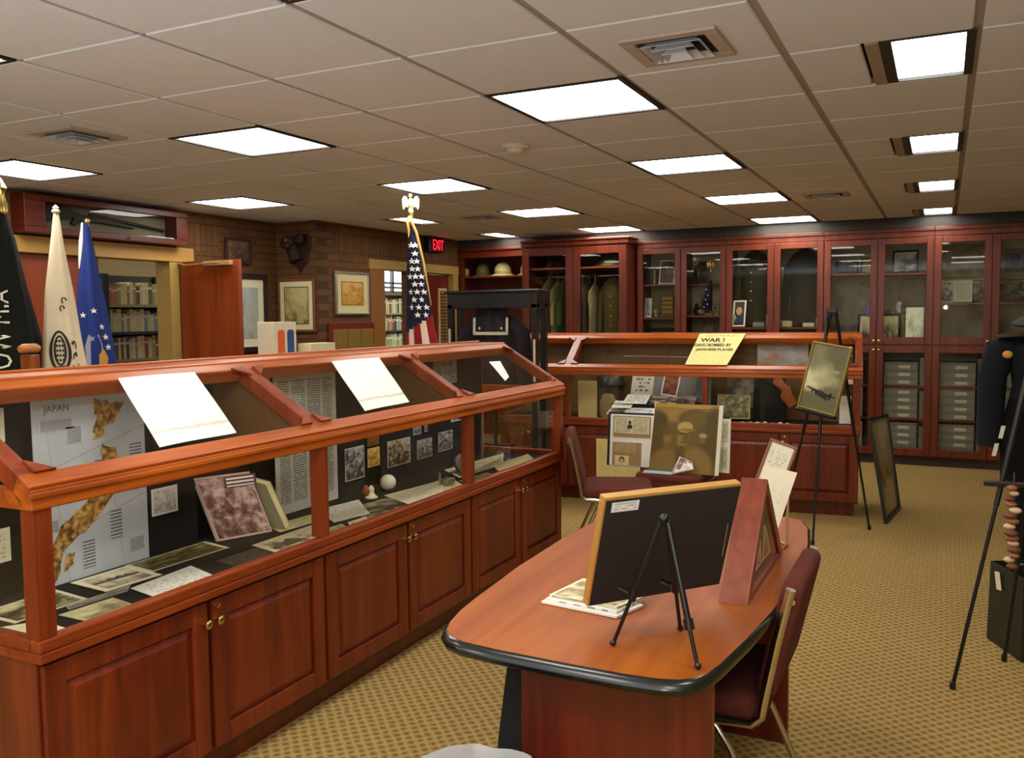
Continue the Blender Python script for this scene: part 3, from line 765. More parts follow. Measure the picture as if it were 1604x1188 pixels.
# ------------------------------------------------------------------ conference table
def table():
    pts = [(-1.165, 3.20), (-1.183, 2.795), (-1.175, 2.404), (-1.15, 2.077), (-1.138, 1.97), (-1.118, 1.88), (-1.10, 1.833), (-1.065, 1.795), (-1.02, 1.775), (-.93, 1.765),
           (-.75, 1.758), (-.60, 1.757), (-.53, 1.763), (-.487, 1.776), (-.458, 1.80), (-.44, 1.835), (-.425, 1.90), (-.402, 2.08), (-.381, 2.303), (-.366, 2.586), (-.371, 2.846), (-.39, 3.06),
           (-.42, 3.28), (-.455, 3.385), (-.50, 3.425), (-.6, 3.45), (-.78, 3.46), (-.97, 3.44), (-1.09, 3.40), (-1.14, 3.34)]
    th = thing('conference_table', 'boat-shaped wooden table with a black rounded edge in the foreground', 'table', (-.77, 2.6, 0))
    c = Vector((-.77, 2.6)); n = len(pts)
    inset = [tuple(c + (Vector(p) - c) * .988) for p in pts]
    MB().prism(inset, Matrix.Translation((0, 0, .7405)), .03).build('tabletop', TABLE, th)
    b = MB(); prof = [(.988, .7402), (.996, .7385), (1.006, .733), (1.011, .722), (1.006, .711), (.996, .706), (.97, .706)]
    vs = [(*(c + (Vector(p) - c) * s), z) for s, z in prof for p in pts]
    fs = [(i * n + k, i * n + (k + 1) % n, (i + 1) * n + (k + 1) % n, (i + 1) * n + k) for i in range(len(prof) - 1) for k in range(n)]
    b.add([Vector(v) for v in vs], [f[::-1] for f in fs]); b.build('edge_band', plain((22, 26, 22), .22), th, smooth=True)
    MB().prism(inset, Matrix.Translation((0, 0, .7115)), .004).build('underside', MATTE, th)
    pm = wood('pedestal_wood', (66, 18, 8), (92, 28, 13), (116, 42, 20), .35, 2)
    MB().box(-.935, -.452, 1.93, 1.96, .0, .7075).build('pedestal', pm, th, bevel=.003)
    MB().box(-.935, -.46, 3.1, 3.13, .0, .7075).build('pedestal', pm, th, bevel=.003)
    MB().box(-.90, -.87, 1.965, 3.095, .1, .7075).build('stretcher', pm, th)
    poly = [(-.94, .70), (-.998, .62), (-1.005, .58), (-1.03, .4), (-1.045, 0), (-.94, 0)]
    MB().prism(poly, frame_axes((0, 1.985, 0), (1, 0, 0), (0, 0, 1)), .03).build('side_wing', plain((10, 10, 10), .8), th)
    return th
table()

# ------------------------------------------------------------------ stacking chairs
def rrect(w, d, r, n=6):
    pts = []
    for cx, cy, a0 in ((w / 2 - r, d / 2 - r, 0), (-w / 2 + r, d / 2 - r, 90), (-w / 2 + r, -d / 2 + r, 180), (w / 2 - r, -d / 2 + r, 270)):
        for k in range(n + 1):
            a = R(a0 + 90 * k / n); pts.append((cx + r * math.cos(a), cy + r * math.sin(a)))
    return pts
def make_chair(label, fab=BURGF):
    """faces local +y; origin on the floor under the seat centre"""
    th = thing('stacking_chair', label, 'chair', (0, 0, 0), 0, 'burgundy padded chairs with metal legs')
    b = MB(); prof = [(1.0, .435), (1.02, .448), (1.02, .465), (.99, .482), (.93, .49)]
    pl = rrect(.43, .43, .06); n = len(pl)
    vs = [(x * s, y * s, z) for s, z in prof for x, y in pl]
    b.add(vs, [(i * n + k, i * n + (k + 1) % n, (i + 1) * n + (k + 1) % n, (i + 1) * n + k) for i in range(len(prof) - 1) for k in range(n)] + [tuple(range(n))[::-1], tuple((len(prof) - 1) * n + k for k in range(n))])
    b.build('seat', fab, th, smooth=True)
    # back: leaning slab with a rolled top
    lean = Vector((0, -.23, 1)).normalized(); o = Vector((0, -.205, .47))
    M = frame_axes(o, (1, 0, 0), lean)
    pb = [(-.205, .03), (.205, .03), (.212, .18), (.212, .31), (.19, .345), (.15, .36), (-.15, .36), (-.19, .345), (-.212, .31), (-.212, .18)]
    b = MB(); b.prism(pb, M @ Matrix.Translation((0, 0, .03)), .055)
    b.build('backrest', fab, th, bevel=.018, seg=3, smooth=True)
    for sx in (-1, 1):
        x = sx * .225
        P = [o + lean * .345 + Vector((x, .0, 0)), o + lean * .2 + Vector((x, 0, 0)), Vector((x, -.215, .49)), Vector((x, -.21, .452)), Vector((x, -.185, .428)), Vector((x, -.1, .424)), Vector((x, .17, .424))]
        MB().tube(P, .0135, 10).build('side_frame', CHROME, th, smooth=True)
        MB().tube([Vector((x, .12, .424)), Vector((x, .18, .41)), Vector((x * 1.03, .205, .36)), Vector((x * 1.1, .235, 0))], .011, 10).build('leg', CHROME, th, smooth=True)
        MB().tube([Vector((x, -.02, .424)), Vector((x, -.09, .405)), Vector((x * 1.03, -.13, .35)), Vector((x * 1.1, -.285, 0))], .011, 10).build('leg', CHROME, th, smooth=True)
    MB().tube([o + lean * .31 + Vector((-.225, -.012, 0)), o + lean * .31 + Vector((.225, -.012, 0))], .008, 8).build('cross_bar', CHROME, th, smooth=True)
    MB().tube([Vector((-.225, -.2, .43)), Vector((.225, -.2, .43))], .009, 8).build('cross_bar', CHROME, th, smooth=True)
    return th
ch1 = make_chair('burgundy chair tucked under the right side of the conference table')
ch1.location = (-.62, 2.53, 0); ch1.rotation_euler[2] = R(90)
dup(ch1, (-1.775, 5.04, 0), R(-70), 'burgundy chair behind the far end of the long display case')
dup(ch1, (-1.57, 5.62, 0), R(180), 'burgundy chair hidden behind the poster boards it carries')
# ------------------------------------------------------------------ contents of the long display case (world coordinates)
XBK = -2.572
def back_card(name, label, cat, y0, y1, z0, z1, mat, group=None, x=XBK, lean=0.0):
    return sheet(name, label, cat, [(x + lean, y0, z0), (x + lean, y1, z0), (x, y1, z1), (x, y0, z1)], mat, .002, group)
LAND = NT('map_land'); LANDM = LAND.base(LAND.ramp(LAND.noise(LAND.coord(), 45, 4), [(.36, c4((90, 62, 22))), (.5, c4((160, 118, 52))), (.64, c4((206, 170, 104)))]), .5)
def japan_map():
    y0, y1, z0, z1 = 1.79, 2.22, FZ + .001, 1.29
    t = NT('map_sea'); uv, u, v = uvs(t)
    g = t.math('LESS_THAN', t.math('ABSOLUTE', t.math('SUBTRACT', t.math('FRACT', t.math('ADD', t.math('MULTIPLY', u, 2.0), t.math('MULTIPLY', v, .35))), .5)), .006)
    h = t.math('LESS_THAN', t.math('ABSOLUTE', t.math('SUBTRACT', t.math('FRACT', t.math('ADD', t.math('MULTIPLY', v, 2.6), t.math('MULTIPLY', u, -.5))), .5)), .008)
    n = t.noise(uv, 4, 3)
    sea = t.mix(n, c4((172, 182, 190)), c4((204, 212, 216)))
    m = t.base(t.mix(t.math('MULTIPLY', t.math('MAXIMUM', g, h), .5), sea, c4((120, 126, 132))), .35)
    o = tag(MB().card((XBK, y0, z0), (XBK, y1, z0), (XBK, y1, z1), (XBK, y0, z1), .004).build('wall_map', m), 'large pale blue map of Japan standing in the near end of the long case', 'map')
    W, H = y1 - y0, z1 - z0
    M = frame_axes((XBK + .0015, y0, z0), (0, 1, 0), (0, 0, 1))
    for kp, poly in enumerate(([(.53, .95), (.66, .92), (.81, .91), (.76, .86), (.7, .8), (.62, .79), (.59, .73), (.52, .72), (.51, .78), (.55, .84), (.52, .89)],
                 [(.58, .71), (.69, .67), (.74, .61), (.72, .52), (.68, .42), (.56, .33), (.43, .26), (.31, .22), (.21, .18), (.15, .07), (.1, .1), (.12, .21), (.19, .3), (.36, .37), (.5, .43), (.6, .52), (.58, .63)],
                 [(.02, .0), (.1, .0), (.17, .06), (.16, .14), (.09, .16), (.03, .1)], [(.2, .06), (.28, .09), (.3, .15), (.22, .14)])):
        rp = []
        for i, p in enumerate(poly):
            q = poly[(i + 1) % len(poly)]
            for k in range(4):
                f = k / 4; j = random.uniform(-.014, .014) if k else 0
                rp.append(((p[0] * (1 - f) + q[0] * f + j) * W, (p[1] * (1 - f) + q[1] * f + j) * H))
        MB().prism(rp, M @ Matrix.Translation((0, 0, .0005 * kp)), .0012).build('land', LANDM, o)
    text('title', 'JAPAN', frame_axes((XBK + .001, y0 + .085, z0 + .575), (0, 1, 0), (0, 0, 1)), .09, plain((96, 92, 88), .7), o)
    bl = page((198, 206, 212), (66, 62, 60), 1, 9, .02, .62, 4, 9, .8)
    for (a, b_, w, h) in ((.04, .80, .3, .055), (.27, .72, .14, .09), (.5, .46, .13, .16), (.15, .49, .16, .1), (.83, .52, .14, .16), (.62, .16, .13, .17), (.36, .04, .13, .16), (.8, .06, .16, .08), (.08, .28, .1, .06)):
        MB().card((XBK + .0016, y0 + a * W, z0 + b_ * H), (XBK + .0016, y0 + (a + w) * W, z0 + b_ * H), (XBK + .0016, y0 + (a + w) * W, z0 + (b_ + h) * H), (XBK + .0016, y0 + a * W, z0 + (b_ + h) * H), .001).build('caption', bl, o)
japan_map()
GB = 'cards and pictures pinned to the back of the long case'
back_card('index_card', 'small white card left of the map, up under the sloped glass', 'card', 1.58, 1.70, 1.15, 1.255, page((226, 224, 196), (120, 116, 100), 1, 7, .12, .4, 2, 10, .5), GB)
back_card('index_card', 'cream card low behind the corner post, left of the map', 'card', 1.56, 1.70, .78, .885, page((226, 222, 190), (120, 116, 100), 1, 8, .12, .4, 3, 10, .5), GB)
back_card('index_card', 'small white card with a grey sketch right of the map', 'card', 2.24, 2.36, .80, .90, photo(11, ((150, 150, 146), (190, 190, 186), (214, 214, 210), (226, 226, 222)), 6, .08), GB)
o = back_card('roster', 'tall white list of names in four columns, standing in the middle of the long case', 'poster', 2.90, 3.33, FZ + .002, 1.29, page((208, 208, 194), (84, 84, 78), 4, 60, .07, .55, 8, 9, .8))
o = back_card('photograph', 'grey street photograph on dark card right of the tall list', 'photograph', 3.39, 3.545, .725, .885, photo(21, GREY, 5, .02), GB)
o = back_card('photograph', 'bright yellow picture between two dark boards', 'photograph', 3.575, 3.68, .765, .86, photo(22, ((120, 80, 30), (190, 140, 60), (224, 180, 96), (240, 208, 130)), 3, .03, (220, 200, 140)), GB)
o = back_card('photograph', 'brown photograph just above the bright yellow picture', 'photograph', 3.575, 3.68, .87, .93, photo(23, ((90, 60, 24), (120, 84, 36), (140, 98, 44), (160, 112, 54)), 2, 0), GB)
o = back_card('photograph', 'largest grey crowd photograph above the white ball', 'photograph', 3.75, 3.965, .735, .872, photo(24, ((30, 26, 20), (96, 84, 66), (176, 166, 140), (222, 214, 190)), 8, .02), GB)
o = back_card('photograph', 'grey photograph right of the large crowd picture, in the lower row', 'photograph', 4.035, 4.19, .735, .84, photo(25, GREY, 6, .02), GB)
o = back_card('photograph', 'grey photograph in the lower row beside the far post', 'photograph', 4.26, 4.42, .745, .855, photo(26, GREY, 5, .02), GB)
o = back_card('photograph', 'small white snapshot above the large crowd picture', 'photograph', 4.0, 4.075, .875, .935, photo(27, GREY, 4, .06), GB)
o = back_card('photograph', 'narrow strip of tiny snapshots in the upper row', 'photograph', 4.115, 4.145, .88, .94, photo(28, GREY, 8, .05), GB)
o = back_card('photograph', 'pale photograph in the upper row just under the top rail', 'photograph', 4.2, 4.36, .93, 1.0, photo(29, GREY, 5, .02), GB)
o = back_card('photograph', 'wide white landscape photograph next to the far post', 'photograph', 4.41, 4.62, .90, 1.0, photo(30, ((60, 58, 52), (140, 136, 124), (200, 196, 184), (224, 222, 212)), 3, .05), GB)
o = back_card('photograph', 'light grey photograph high under the far sloped pane', 'photograph', 4.22, 4.48, 1.13, 1.27, photo(31, ((70, 70, 62), (112, 112, 102), (140, 140, 128), (160, 160, 146)), 6, .03, (150, 150, 138)), GB)
o = back_card('photograph', 'pale photograph high under the middle pane, left of the tall list', 'photograph', 2.76, 2.885, 1.12, 1.27, photo(32, ((70, 70, 62), (112, 112, 102), (150, 150, 138), (170, 170, 156)), 5, .03, (160, 160, 148)), GB)
for nm, lab, y0, y1, z0, z1 in (('backing_board', 'black backing board behind the grey street photograph', 3.345, 3.56, FZ + .001, .945), ('backing_board', 'wide black backing board behind the pictures above the white ball', 3.70, 4.66, FZ + .001, 1.02),
                                ('backing_board', 'black backing board right of the map, under the small sketch card', 2.23, 2.46, FZ + .001, .98)):
    tag(MB().box(-2.592, -2.578, y0, y1, z0, z1).build(nm, MATTE), lab, 'board', 'black boards in the long case')
def floor_sheet(name, label, cat, pts, mat, lift=0.0, group='papers and photographs lying in the long case', t=.0012):
    return sheet(name, label, cat, [(x, y, FZ + .0014 + lift) for x, y in pts], mat, t, group)
TYPED = page((236, 232, 214), (110, 104, 90), 1, 14, .1, .4, 5, 14, .45)
floor_sheet('typed_sheet', 'white typed sheet by the front glass, above the first pair of door knobs', 'paper', [(-2.14, 1.88), (-2.135, 2.12), (-2.33, 2.185), (-2.31, 1.915)], TYPED, .006)
floor_sheet('photograph', 'cream photograph of a long grey ship, in front of the map', 'photograph', [(-2.36, 1.865), (-2.345, 2.075), (-2.545, 2.10), (-2.55, 1.88)], photo(41, ((80, 72, 50), (160, 148, 110), (222, 212, 172), (232, 222, 182)), 2.4, .1, (232, 224, 186)), .003)
floor_sheet('photograph', 'curled olive group photograph right of the map', 'photograph', [(-2.41, 2.08), (-2.40, 2.44), (-2.555, 2.47), (-2.56, 2.10)], photo(42, OLIVE, 7, .05, (222, 214, 176)), .0)
floor_sheet('photograph', 'dark hillside photograph in the near corner of the case', 'photograph', [(-2.36, 1.56), (-2.36, 1.80), (-2.54, 1.82), (-2.54, 1.56)], photo(43, ((40, 38, 22), (90, 84, 56), (168, 158, 112), (214, 204, 160)), 3, .06, (214, 206, 170)), .0)
floor_sheet('typed_sheet', 'cream sheet in the front corner of the case, beside the corner post', 'paper', [(-2.15, 1.51), (-2.135, 1.585), (-2.30, 1.60), (-2.36, 1.51)], plain((232, 220, 174), .7), .004)
floor_sheet('photograph', 'faded yellow photograph left of the white typed sheet', 'photograph', [(-2.19, 1.66), (-2.18, 1.82), (-2.30, 1.84), (-2.31, 1.66)], photo(44, ((104, 96, 62), (160, 150, 104), (206, 196, 140), (226, 214, 160)), 2, .04, (200, 190, 140)), .0)
floor_sheet('photograph', 'grey strip photograph under the ship picture', 'photograph', [(-2.315, 1.70), (-2.305, 1.90), (-2.35, 1.95), (-2.36, 1.72)], photo(45, ((70, 66, 50), (120, 114, 94), (160, 152, 130), (180, 172, 150)), 4, .03, (150, 144, 120)), .002)
floor_sheet('photograph', 'small tan snapshot against the front glass of the near module', 'photograph', [(-2.13, 1.74), (-2.128, 1.86), (-2.175, 1.87), (-2.18, 1.75)], photo(46, CREAM, 5, .04, (206, 170, 110)), .001)
floor_sheet('photograph', 'dark green photograph right of the white typed sheet', 'photograph', [(-2.15, 2.25), (-2.14, 2.46), (-2.3, 2.5), (-2.31, 2.28)], photo(47, ((26, 26, 16), (46, 44, 28), (66, 62, 40), (90, 84, 56)), 3, .02, (70, 66, 44)), .0)
floor_sheet('photograph', 'cream drawing of a gabled house beside the first middle post', 'photograph', [(-2.15, 2.44), (-2.14, 2.70), (-2.335, 2.86), (-2.335, 2.49)], photo(48, ((60, 52, 34), (150, 136, 96), (226, 212, 164), (232, 220, 176)), 3, .08, (232, 220, 176)), .003)
floor_sheet('typed_sheet', 'cream page lying behind the house drawing', 'paper', [(-2.38, 2.70), (-2.36, 2.92), (-2.47, 3.0), (-2.49, 2.75)], page((222, 210, 152), (140, 128, 90), 1, 10, .1, .4, 6, 10, .5), .001)
floor_sheet('newspaper_clipping', 'white clipping right of the first middle post', 'paper', [(-2.28, 2.92), (-2.24, 3.12), (-2.46, 3.34), (-2.50, 3.08)], page((228, 224, 200), (140, 134, 110), 2, 10, .05, .4, 7, 10, .5), .002)
floor_sheet('photograph', 'black and white marsh photograph in front of the candle figurine', 'photograph', [(-2.2, 3.04), (-2.17, 3.34), (-2.36, 3.46), (-2.4, 3.14)], photo(49, ((24, 24, 14), (70, 68, 46), (150, 146, 116), (214, 210, 184)), 4, .0), .0)
floor_sheet('typed_sheet', 'largest cream document in the middle module, in front of the ball', 'paper', [(-2.16, 3.33), (-2.15, 3.60), (-2.34, 3.92), (-2.40, 3.46)], page((236, 228, 190), (150, 140, 104), 1, 18, .08, .4, 9, 16, .4), .004)
floor_sheet('photograph', 'tan bordered snapshot by the front glass of the middle module', 'photograph', [(-2.14, 2.86), (-2.135, 2.98), (-2.22, 3.06), (-2.225, 2.94)], photo(50, CREAM, 4, .1, (220, 196, 140)), .003)
floor_sheet('photograph', 'green field photograph in the front corner of the middle module', 'photograph', [(-2.14, 2.68), (-2.13, 2.84), (-2.24, 2.92), (-2.26, 2.70)], photo(51, ((50, 52, 24), (100, 100, 58), (150, 148, 100), (200, 196, 150)), 3, .05, (196, 190, 150)), .0)
floor_sheet('typed_sheet', 'yellowed page under the largest document, near the far post', 'paper', [(-2.2, 3.66), (-2.19, 3.86), (-2.36, 4.02), (-2.37, 3.78)], page((222, 208, 150), (150, 136, 90), 1, 14, .08, .4, 10, 12, .4), .0)
floor_sheet('photograph', 'wide cream panorama in the far module', 'photograph', [(-2.3, 4.02), (-2.28, 4.5), (-2.46, 4.86), (-2.5, 4.2)], photo(52, ((120, 112, 76), (170, 160, 118), (206, 196, 150), (216, 206, 160)), 2.5, .04, (212, 202, 158)), .0)
floor_sheet('typed_sheet', 'yellow page in the far corner of the case', 'paper', [(-2.2, 4.28), (-2.17, 4.7), (-2.3, 4.88), (-2.32, 4.44)], page((206, 192, 134), (130, 118, 78), 1, 14, .08, .4, 11, 12, .4), .002)
floor_sheet('photograph', 'dark photograph by the far post', 'photograph', [(-2.15, 3.9), (-2.14, 4.16), (-2.24, 4.22), (-2.26, 3.94)], photo(53, OLIVE, 4, .04, (150, 140, 96)), .0)
_o = [o for o in bpy.data.objects if o.get('label', '').startswith('cream photograph of a long grey ship')][0]
Mq = frame_axes((-2.452, 1.98, FZ + .0052), (.02, .215, 0), (-1, .02, 0))
MB().prism([(-.085, -.012), (.07, -.014), (.088, .002), (.06, .006), (.045, .02), (.03, .008), (.015, .026), (.0, .01), (-.02, .022), (-.035, .006), (-.085, .004)], Mq, .0005).build('ship', plain((78, 74, 58), .6), _o)
_o = [o for o in bpy.data.objects if o.get('label', '').startswith('cream drawing of a gabled house')][0]
Mq = frame_axes((-2.22, 2.59, FZ + .0052), (.02, .26, 0), (-1, .1, 0)); b = MB()
b.prism([(-.05, -.02), (.06, -.02), (.06, .025), (.02, .065), (-.02, .03), (-.05, .025)], Mq, .0005)
b.prism([(-.11, -.02), (-.055, -.015), (-.07, .0), (-.08, .03), (-.09, .0), (-.1, .02)], Mq, .0005)
b.build('house_sketch', plain((84, 76, 54), .6), _o)
# standing books
def slab(name, label, cat, p00, p10, up, t, cover, pages, grp):
    p00, p10, up = Vector(p00), Vector(p10), Vector(up)
    th = thing(name, label, cat, tuple((p00 + p10) / 2), 0, grp)
    n = (p10 - p00).cross(up).normalized()
    MB().card(p00, p10, p10 + up, p00 + up, .003).build('front_cover', cover, th)
    e = .003; a = (p10 - p00).normalized() * e; u = up.normalized() * e; q = p00 - n * .003
    MB().card(q + a + u, q + (p10 - p00) - a + u, q + (p10 - p00) + up - a - u, q + up + a - u, t).build('pages', pages, th)
    q = p00 - n * (t + .003)
    MB().card(q, q + (p10 - p00), q + (p10 - p00) + up, q + up, .003).build('back_cover', cover, th)
    return th
PINK = photo(61, ((66, 40, 34), (128, 92, 82), (188, 158, 148), (216, 196, 186)), 5, .03, (190, 160, 150))
bk = slab('paperback', 'pinkish paperback with a dark photograph cover, propped up right of the map', 'book', (-2.49, 2.475, FZ + .006), (-2.42, 2.70, FZ + .001), (-.085, -.03, .245), .012, PINK, PAPER, 'books in the long case')
Mbk = frame_axes((-2.49, 2.475, FZ + .006), (.07, .225, -.005), (-.085, -.03, .245)); PB = lambda x, y: Mbk @ Vector((x, y, .002))
MB().card(PB(.06, .20), PB(.20, .20), PB(.20, .245), PB(.06, .245), .001).build('title_lines', page((96, 70, 62), (238, 232, 224), 1, 3, .05, .7, 77, 6, .95), bk)
slab('hardback_book', 'thick cream-edged book leaning beside the pinkish paperback', 'book', (-2.475, 2.72, FZ + .02), (-2.385, 2.74, FZ + .001), (-.06, -.045, .19), .035, plain((150, 148, 110), .6), CREAMP, 'books in the long case')
tag(MB().ball((-2.46, 3.585, FZ + .042), .040).build('ball', plain((226, 222, 196), .5), smooth=True), 'white ball resting in the middle of the long case', 'ball')
fg = thing('figurine', 'small brown and white figurine left of the white ball', 'figurine', (-2.43, 3.40, FZ))
MB().lathe([(.030, 0), (.032, .006), (.02, .014), (.012, .03), (.015, .045), (.006, .06), (.001, .062)], (-2.43, 3.40, FZ + .001), 14).build('body', plain((228, 220, 176), .5), fg, smooth=True)
MB().lathe([(.004, .0), (.016, .01), (.02, .03), (.012, .05), (.001, .06)], (-2.45, 3.385, FZ + .008), 12).build('drape', plain((136, 74, 34), .6), fg, smooth=True)
ck = thing('desk_clock', 'silver round-faced instrument beside the far post in the long case', 'clock', (-2.36, 4.16, FZ))
Mk = frame_axes((-2.36, 4.16, FZ + .055), (.35, 1, 0), (-.15, 0, 1))
MB().lathe([(.001, -.02), (.045, -.02), (.052, -.01), (.052, .01), (.046, .012), (.044, .006), (.001, .006)], (0, 0, 0), 20, None, Mk).build('case', SILVER, ck, smooth=True)
MB().box(-2.42, -2.30, 4.11, 4.21, FZ + .001, FZ + .008).build('base', SILVER, ck)
tag(MB().box(-2.29, -2.24, 3.80, 3.87, FZ + .006, FZ + .035).box(-2.285, -2.275, 3.78, 3.79, FZ + .006, FZ + .07).build('metal_holder', SILVER, bevel=.003), 'small silver holder with an upright arm, left of the round instrument', 'holder')
# loose sheets lying on the sloped glass
def slope_sheet(name, label, S, pts, mat, n=.003, t=.0015, wav=0.0, grp=None):
    b = MB(); N = 8; vs = []
    p00, p10, p11, p01 = [Vector(p) for p in pts]
    for j in range(N + 1):
        for i in range(N + 1):
            u, v = i / N, j / N
            q = (p00 * (1 - u) + p10 * u) * (1 - v) + (p01 * (1 - u) + p11 * u) * v
            vs.append(S(q.x, q.y, n + wav * (.5 + .5 * math.sin(5 * u + 3 * v) * math.cos(4 * v))))
    n0 = len(vs); fs = []
    lo = [S(0, 0, 0) * 0 + p for p in vs]
    dn = S(0, 0, 0) - S(0, 0, t)
    vs = vs + [p + dn for p in lo]
    k = N + 1
    for j in range(N):
        for i in range(N):
            a = j * k + i
            b.uv[len(fs)] = [(i / N, j / N), ((i + 1) / N, j / N), ((i + 1) / N, (j + 1) / N), (i / N, (j + 1) / N)]
            fs.append((a, a + 1, a + k + 1, a + k)); 
    fs += [(n0 + a, n0 + a + k, n0 + a + k + 1, n0 + a + 1) for j in range(N) for a in range(j * k, j * k + N)]
    b.add(vs, fs); o = b.build(name, mat, smooth=True); return tag(o, label, 'paper', grp)
def stained(seed):
    t = NT('aged_paper'); uv, u, v = uvs(t)
    n = t.noise(uv, 3 + seed, 4, .6, 1.0)
    e = t.math('MULTIPLY', t.math('LESS_THAN', t.math('ABSOLUTE', t.math('SUBTRACT', t.math('ADD', v, t.math('MULTIPLY', n, .12)), .24)), .02), .45)
    c = t.ramp(n, [(.25, c4((214, 196, 140))), (.36, c4((242, 238, 224))), (.7, c4((246, 243, 234)))])
    return t.base(t.mix(e, c, c4((150, 120, 70))), .35, 0, .6)
slope_sheet('loose_document', 'bright white paper with a torn lower edge lying on the near sloped glass', pA, [(.45, .065, 0), (.783, .0735, 0), (.911, .445, 0), (.577, .443, 0)], stained(0), wav=.004)
slope_sheet('loose_document', 'narrow bright white paper lying on the middle sloped glass', pA, [(1.516, .07, 0), (1.867, .08, 0), (2.08, .44, 0), (1.71, .44, 0)], stained(2), wav=.003)

slope_sheet('white_patch', 'small bright white patch on the far sloped glass of the long case', pA, [(2.90, .12, 0), (3.0, .15, 0), (3.15, .305, 0), (3.02, .31, 0)], plain((246, 244, 238), .35))  # flat white patch laid just above the far pane
# ------------------------------------------------------------------ contents of the far display case (local coordinates of that case)
def BW(x, y, z): return WB_ @ Vector((x, y, z))
def b_up(name, label, cat, x0, x1, y, z0, z1, mat, lean=.02, skew=0.0, group='exhibits in the far display case', t=.003):
    return sheet(name, label, cat, [BW(x0, y - lean, z0), BW(x1, y - lean, z0), BW(x1 + skew, y + lean, z1), BW(x0 + skew, y + lean, z1)], mat, t, group)
nsm = page((238, 226, 150), (150, 140, 90), 6, 26, .04, .42, 15, 7, .35)
news = slope_sheet('newspaper', 'old yellow newspaper with the WAR headline lying on the far sloped glass', sB, [(1.565, .04, 0), (1.885, .04, 0), (1.985, .49, 0), (1.62, .49, 0)], nsm, n=.0165)
up = (sB(1.8, .49) - sB(1.725, .04)).normalized(); ux = (sB(2, .2) - sB(1, .2)).normalized()
for body, x, d, w, h in (('WAR !', 1.735, .392, .19, .058), ('OAHU BOMBED BY', 1.745, .318, .29, .043), ('JAPANESE PLANES', 1.765, .248, .29, .043)):
    text('headline', body, frame_axes(sB(x, d, .0175), ux, up), w, INK, news, h, .0008, bold=.03)
text('masthead', 'Honolulu Star-Bulletin', frame_axes(sB(1.80, .455, .0175), ux, up), .26, plain((120, 112, 72), .7), news, .016, .0008)
def seg_sheet(*a, **k): return b_up(*a, **k)
b_up('document_folder', 'tall tan folder standing at the left of the far case', 'folder', .66, .82, .17, FZ, .97, plain((196, 176, 112), .7), .03, -.02, t=.02)
jr = thing('canteen', 'tan cloth-covered canteen beside the tan folder', 'canteen', tuple(BW(.91, .16, FZ)))
bp = BW(.91, .16, 0)
MB().loft([(FZ + .002, bp.x, bp.y, .055, .03), (FZ + .05, bp.x, bp.y, .075, .042), (FZ + .14, bp.x, bp.y, .075, .042), (FZ + .2, bp.x, bp.y, .05, .032), (FZ + .215, bp.x, bp.y, .02, .02)], 18).build('body', fabric((168, 148, 98)), jr, smooth=True)
MB().lathe([(.018, 0), (.018, .03), (.001, .031)], (bp.x, bp.y, FZ + .215)).build('cap', plain((60, 56, 44), .5), jr, smooth=True)
hp = BW(.88, .36, 0)
hm = thing('helmet', 'dark steel helmet behind the tan canteen', 'helmet', (hp.x, hp.y, FZ), 0, 'exhibits in the far display case')
MB().box(hp.x - .09, hp.x + .09, hp.y - .07, hp.y + .07, FZ + .002, .93).build('stand', plain((90, 80, 56), .7), hm)
MB().lathe([(.13, .93), (.125, .95), (.11, 1.0), (.07, 1.035), (.001, 1.05)], (hp.x, hp.y, 0)).build('shell', plain((46, 48, 38), .35), hm, smooth=True)
b_up('display_board', 'light grey board standing behind the red-brown framed photograph', 'board', 1.12, 1.62, .40, FZ, 1.06, plain((150, 150, 146), .7), .02)
b_up('display_board', 'slate grey board between the post and the grey board', 'board', 1.60, 1.72, .34, FZ, .99, plain((110, 118, 122), .7), .02)
b_up('folded_sign', 'white folded sign with dark lettering left of the red-brown photograph', 'sign', 1.09, 1.27, .22, .86, 1.04, page((220, 218, 200), (60, 60, 56), 1, 6, .16, .4, 13, 6, .8), .03, .01)
b_up('pamphlet', 'white pamphlet under the folded sign', 'paper', 1.05, 1.24, .14, .80, .865, page((226, 224, 210), (90, 90, 84), 1, 6, .1, .5, 14, 8, .7), .05, .02)
b_up('pamphlet', 'small white card lying left of the folded sign', 'paper', .96, 1.12, .1, .765, .815, page((226, 224, 204), (120, 116, 100), 1, 4, .12, .5, 17, 6, .6), .04, .02)
b_up('pamphlet', 'dark pamphlet with a white edge, lowest on the riser', 'paper', .93, 1.08, .07, .715, .76, photo(62, GREY, 5, .08), .03, .02)
b_up('pamphlet', 'white sheet with a blue picture at the front of the riser', 'paper', 1.06, 1.30, .06, .70, .765, photo(63, ((120, 140, 156), (170, 186, 196), (214, 218, 220), (232, 232, 228)), 3, .1), .03, .03)
b_up('magazine', 'brown and black magazine on the riser under the grey board', 'magazine', 1.26, 1.62, .2, .80, .85, photo(64, ((20, 16, 12), (96, 66, 44), (190, 176, 150), (220, 214, 196)), 6, .0), .08, .0)
rb = MB(); rb.box(.96, 1.66, .10, .36, FZ + .001, .795); rb.v = [WB_ @ p for p in rb.v]
tag(rb.build('riser', MATTE), 'black riser block under the pamphlets of the far case', 'riser')
f = framed('framed_photograph', 'red-brown photograph in a white frame leaning inside the far case', 'picture', BW(1.335, .2, .868), tuple(WB_.to_3x3() @ Vector((.14, 0, -.02))), tuple(WB_.to_3x3() @ Vector((.06, .05, .16))), .135, .19, .012, WHITE, photo(65, ((80, 36, 18), (120, 60, 30), (150, 84, 46), (176, 112, 70)), 4, 0), .012)
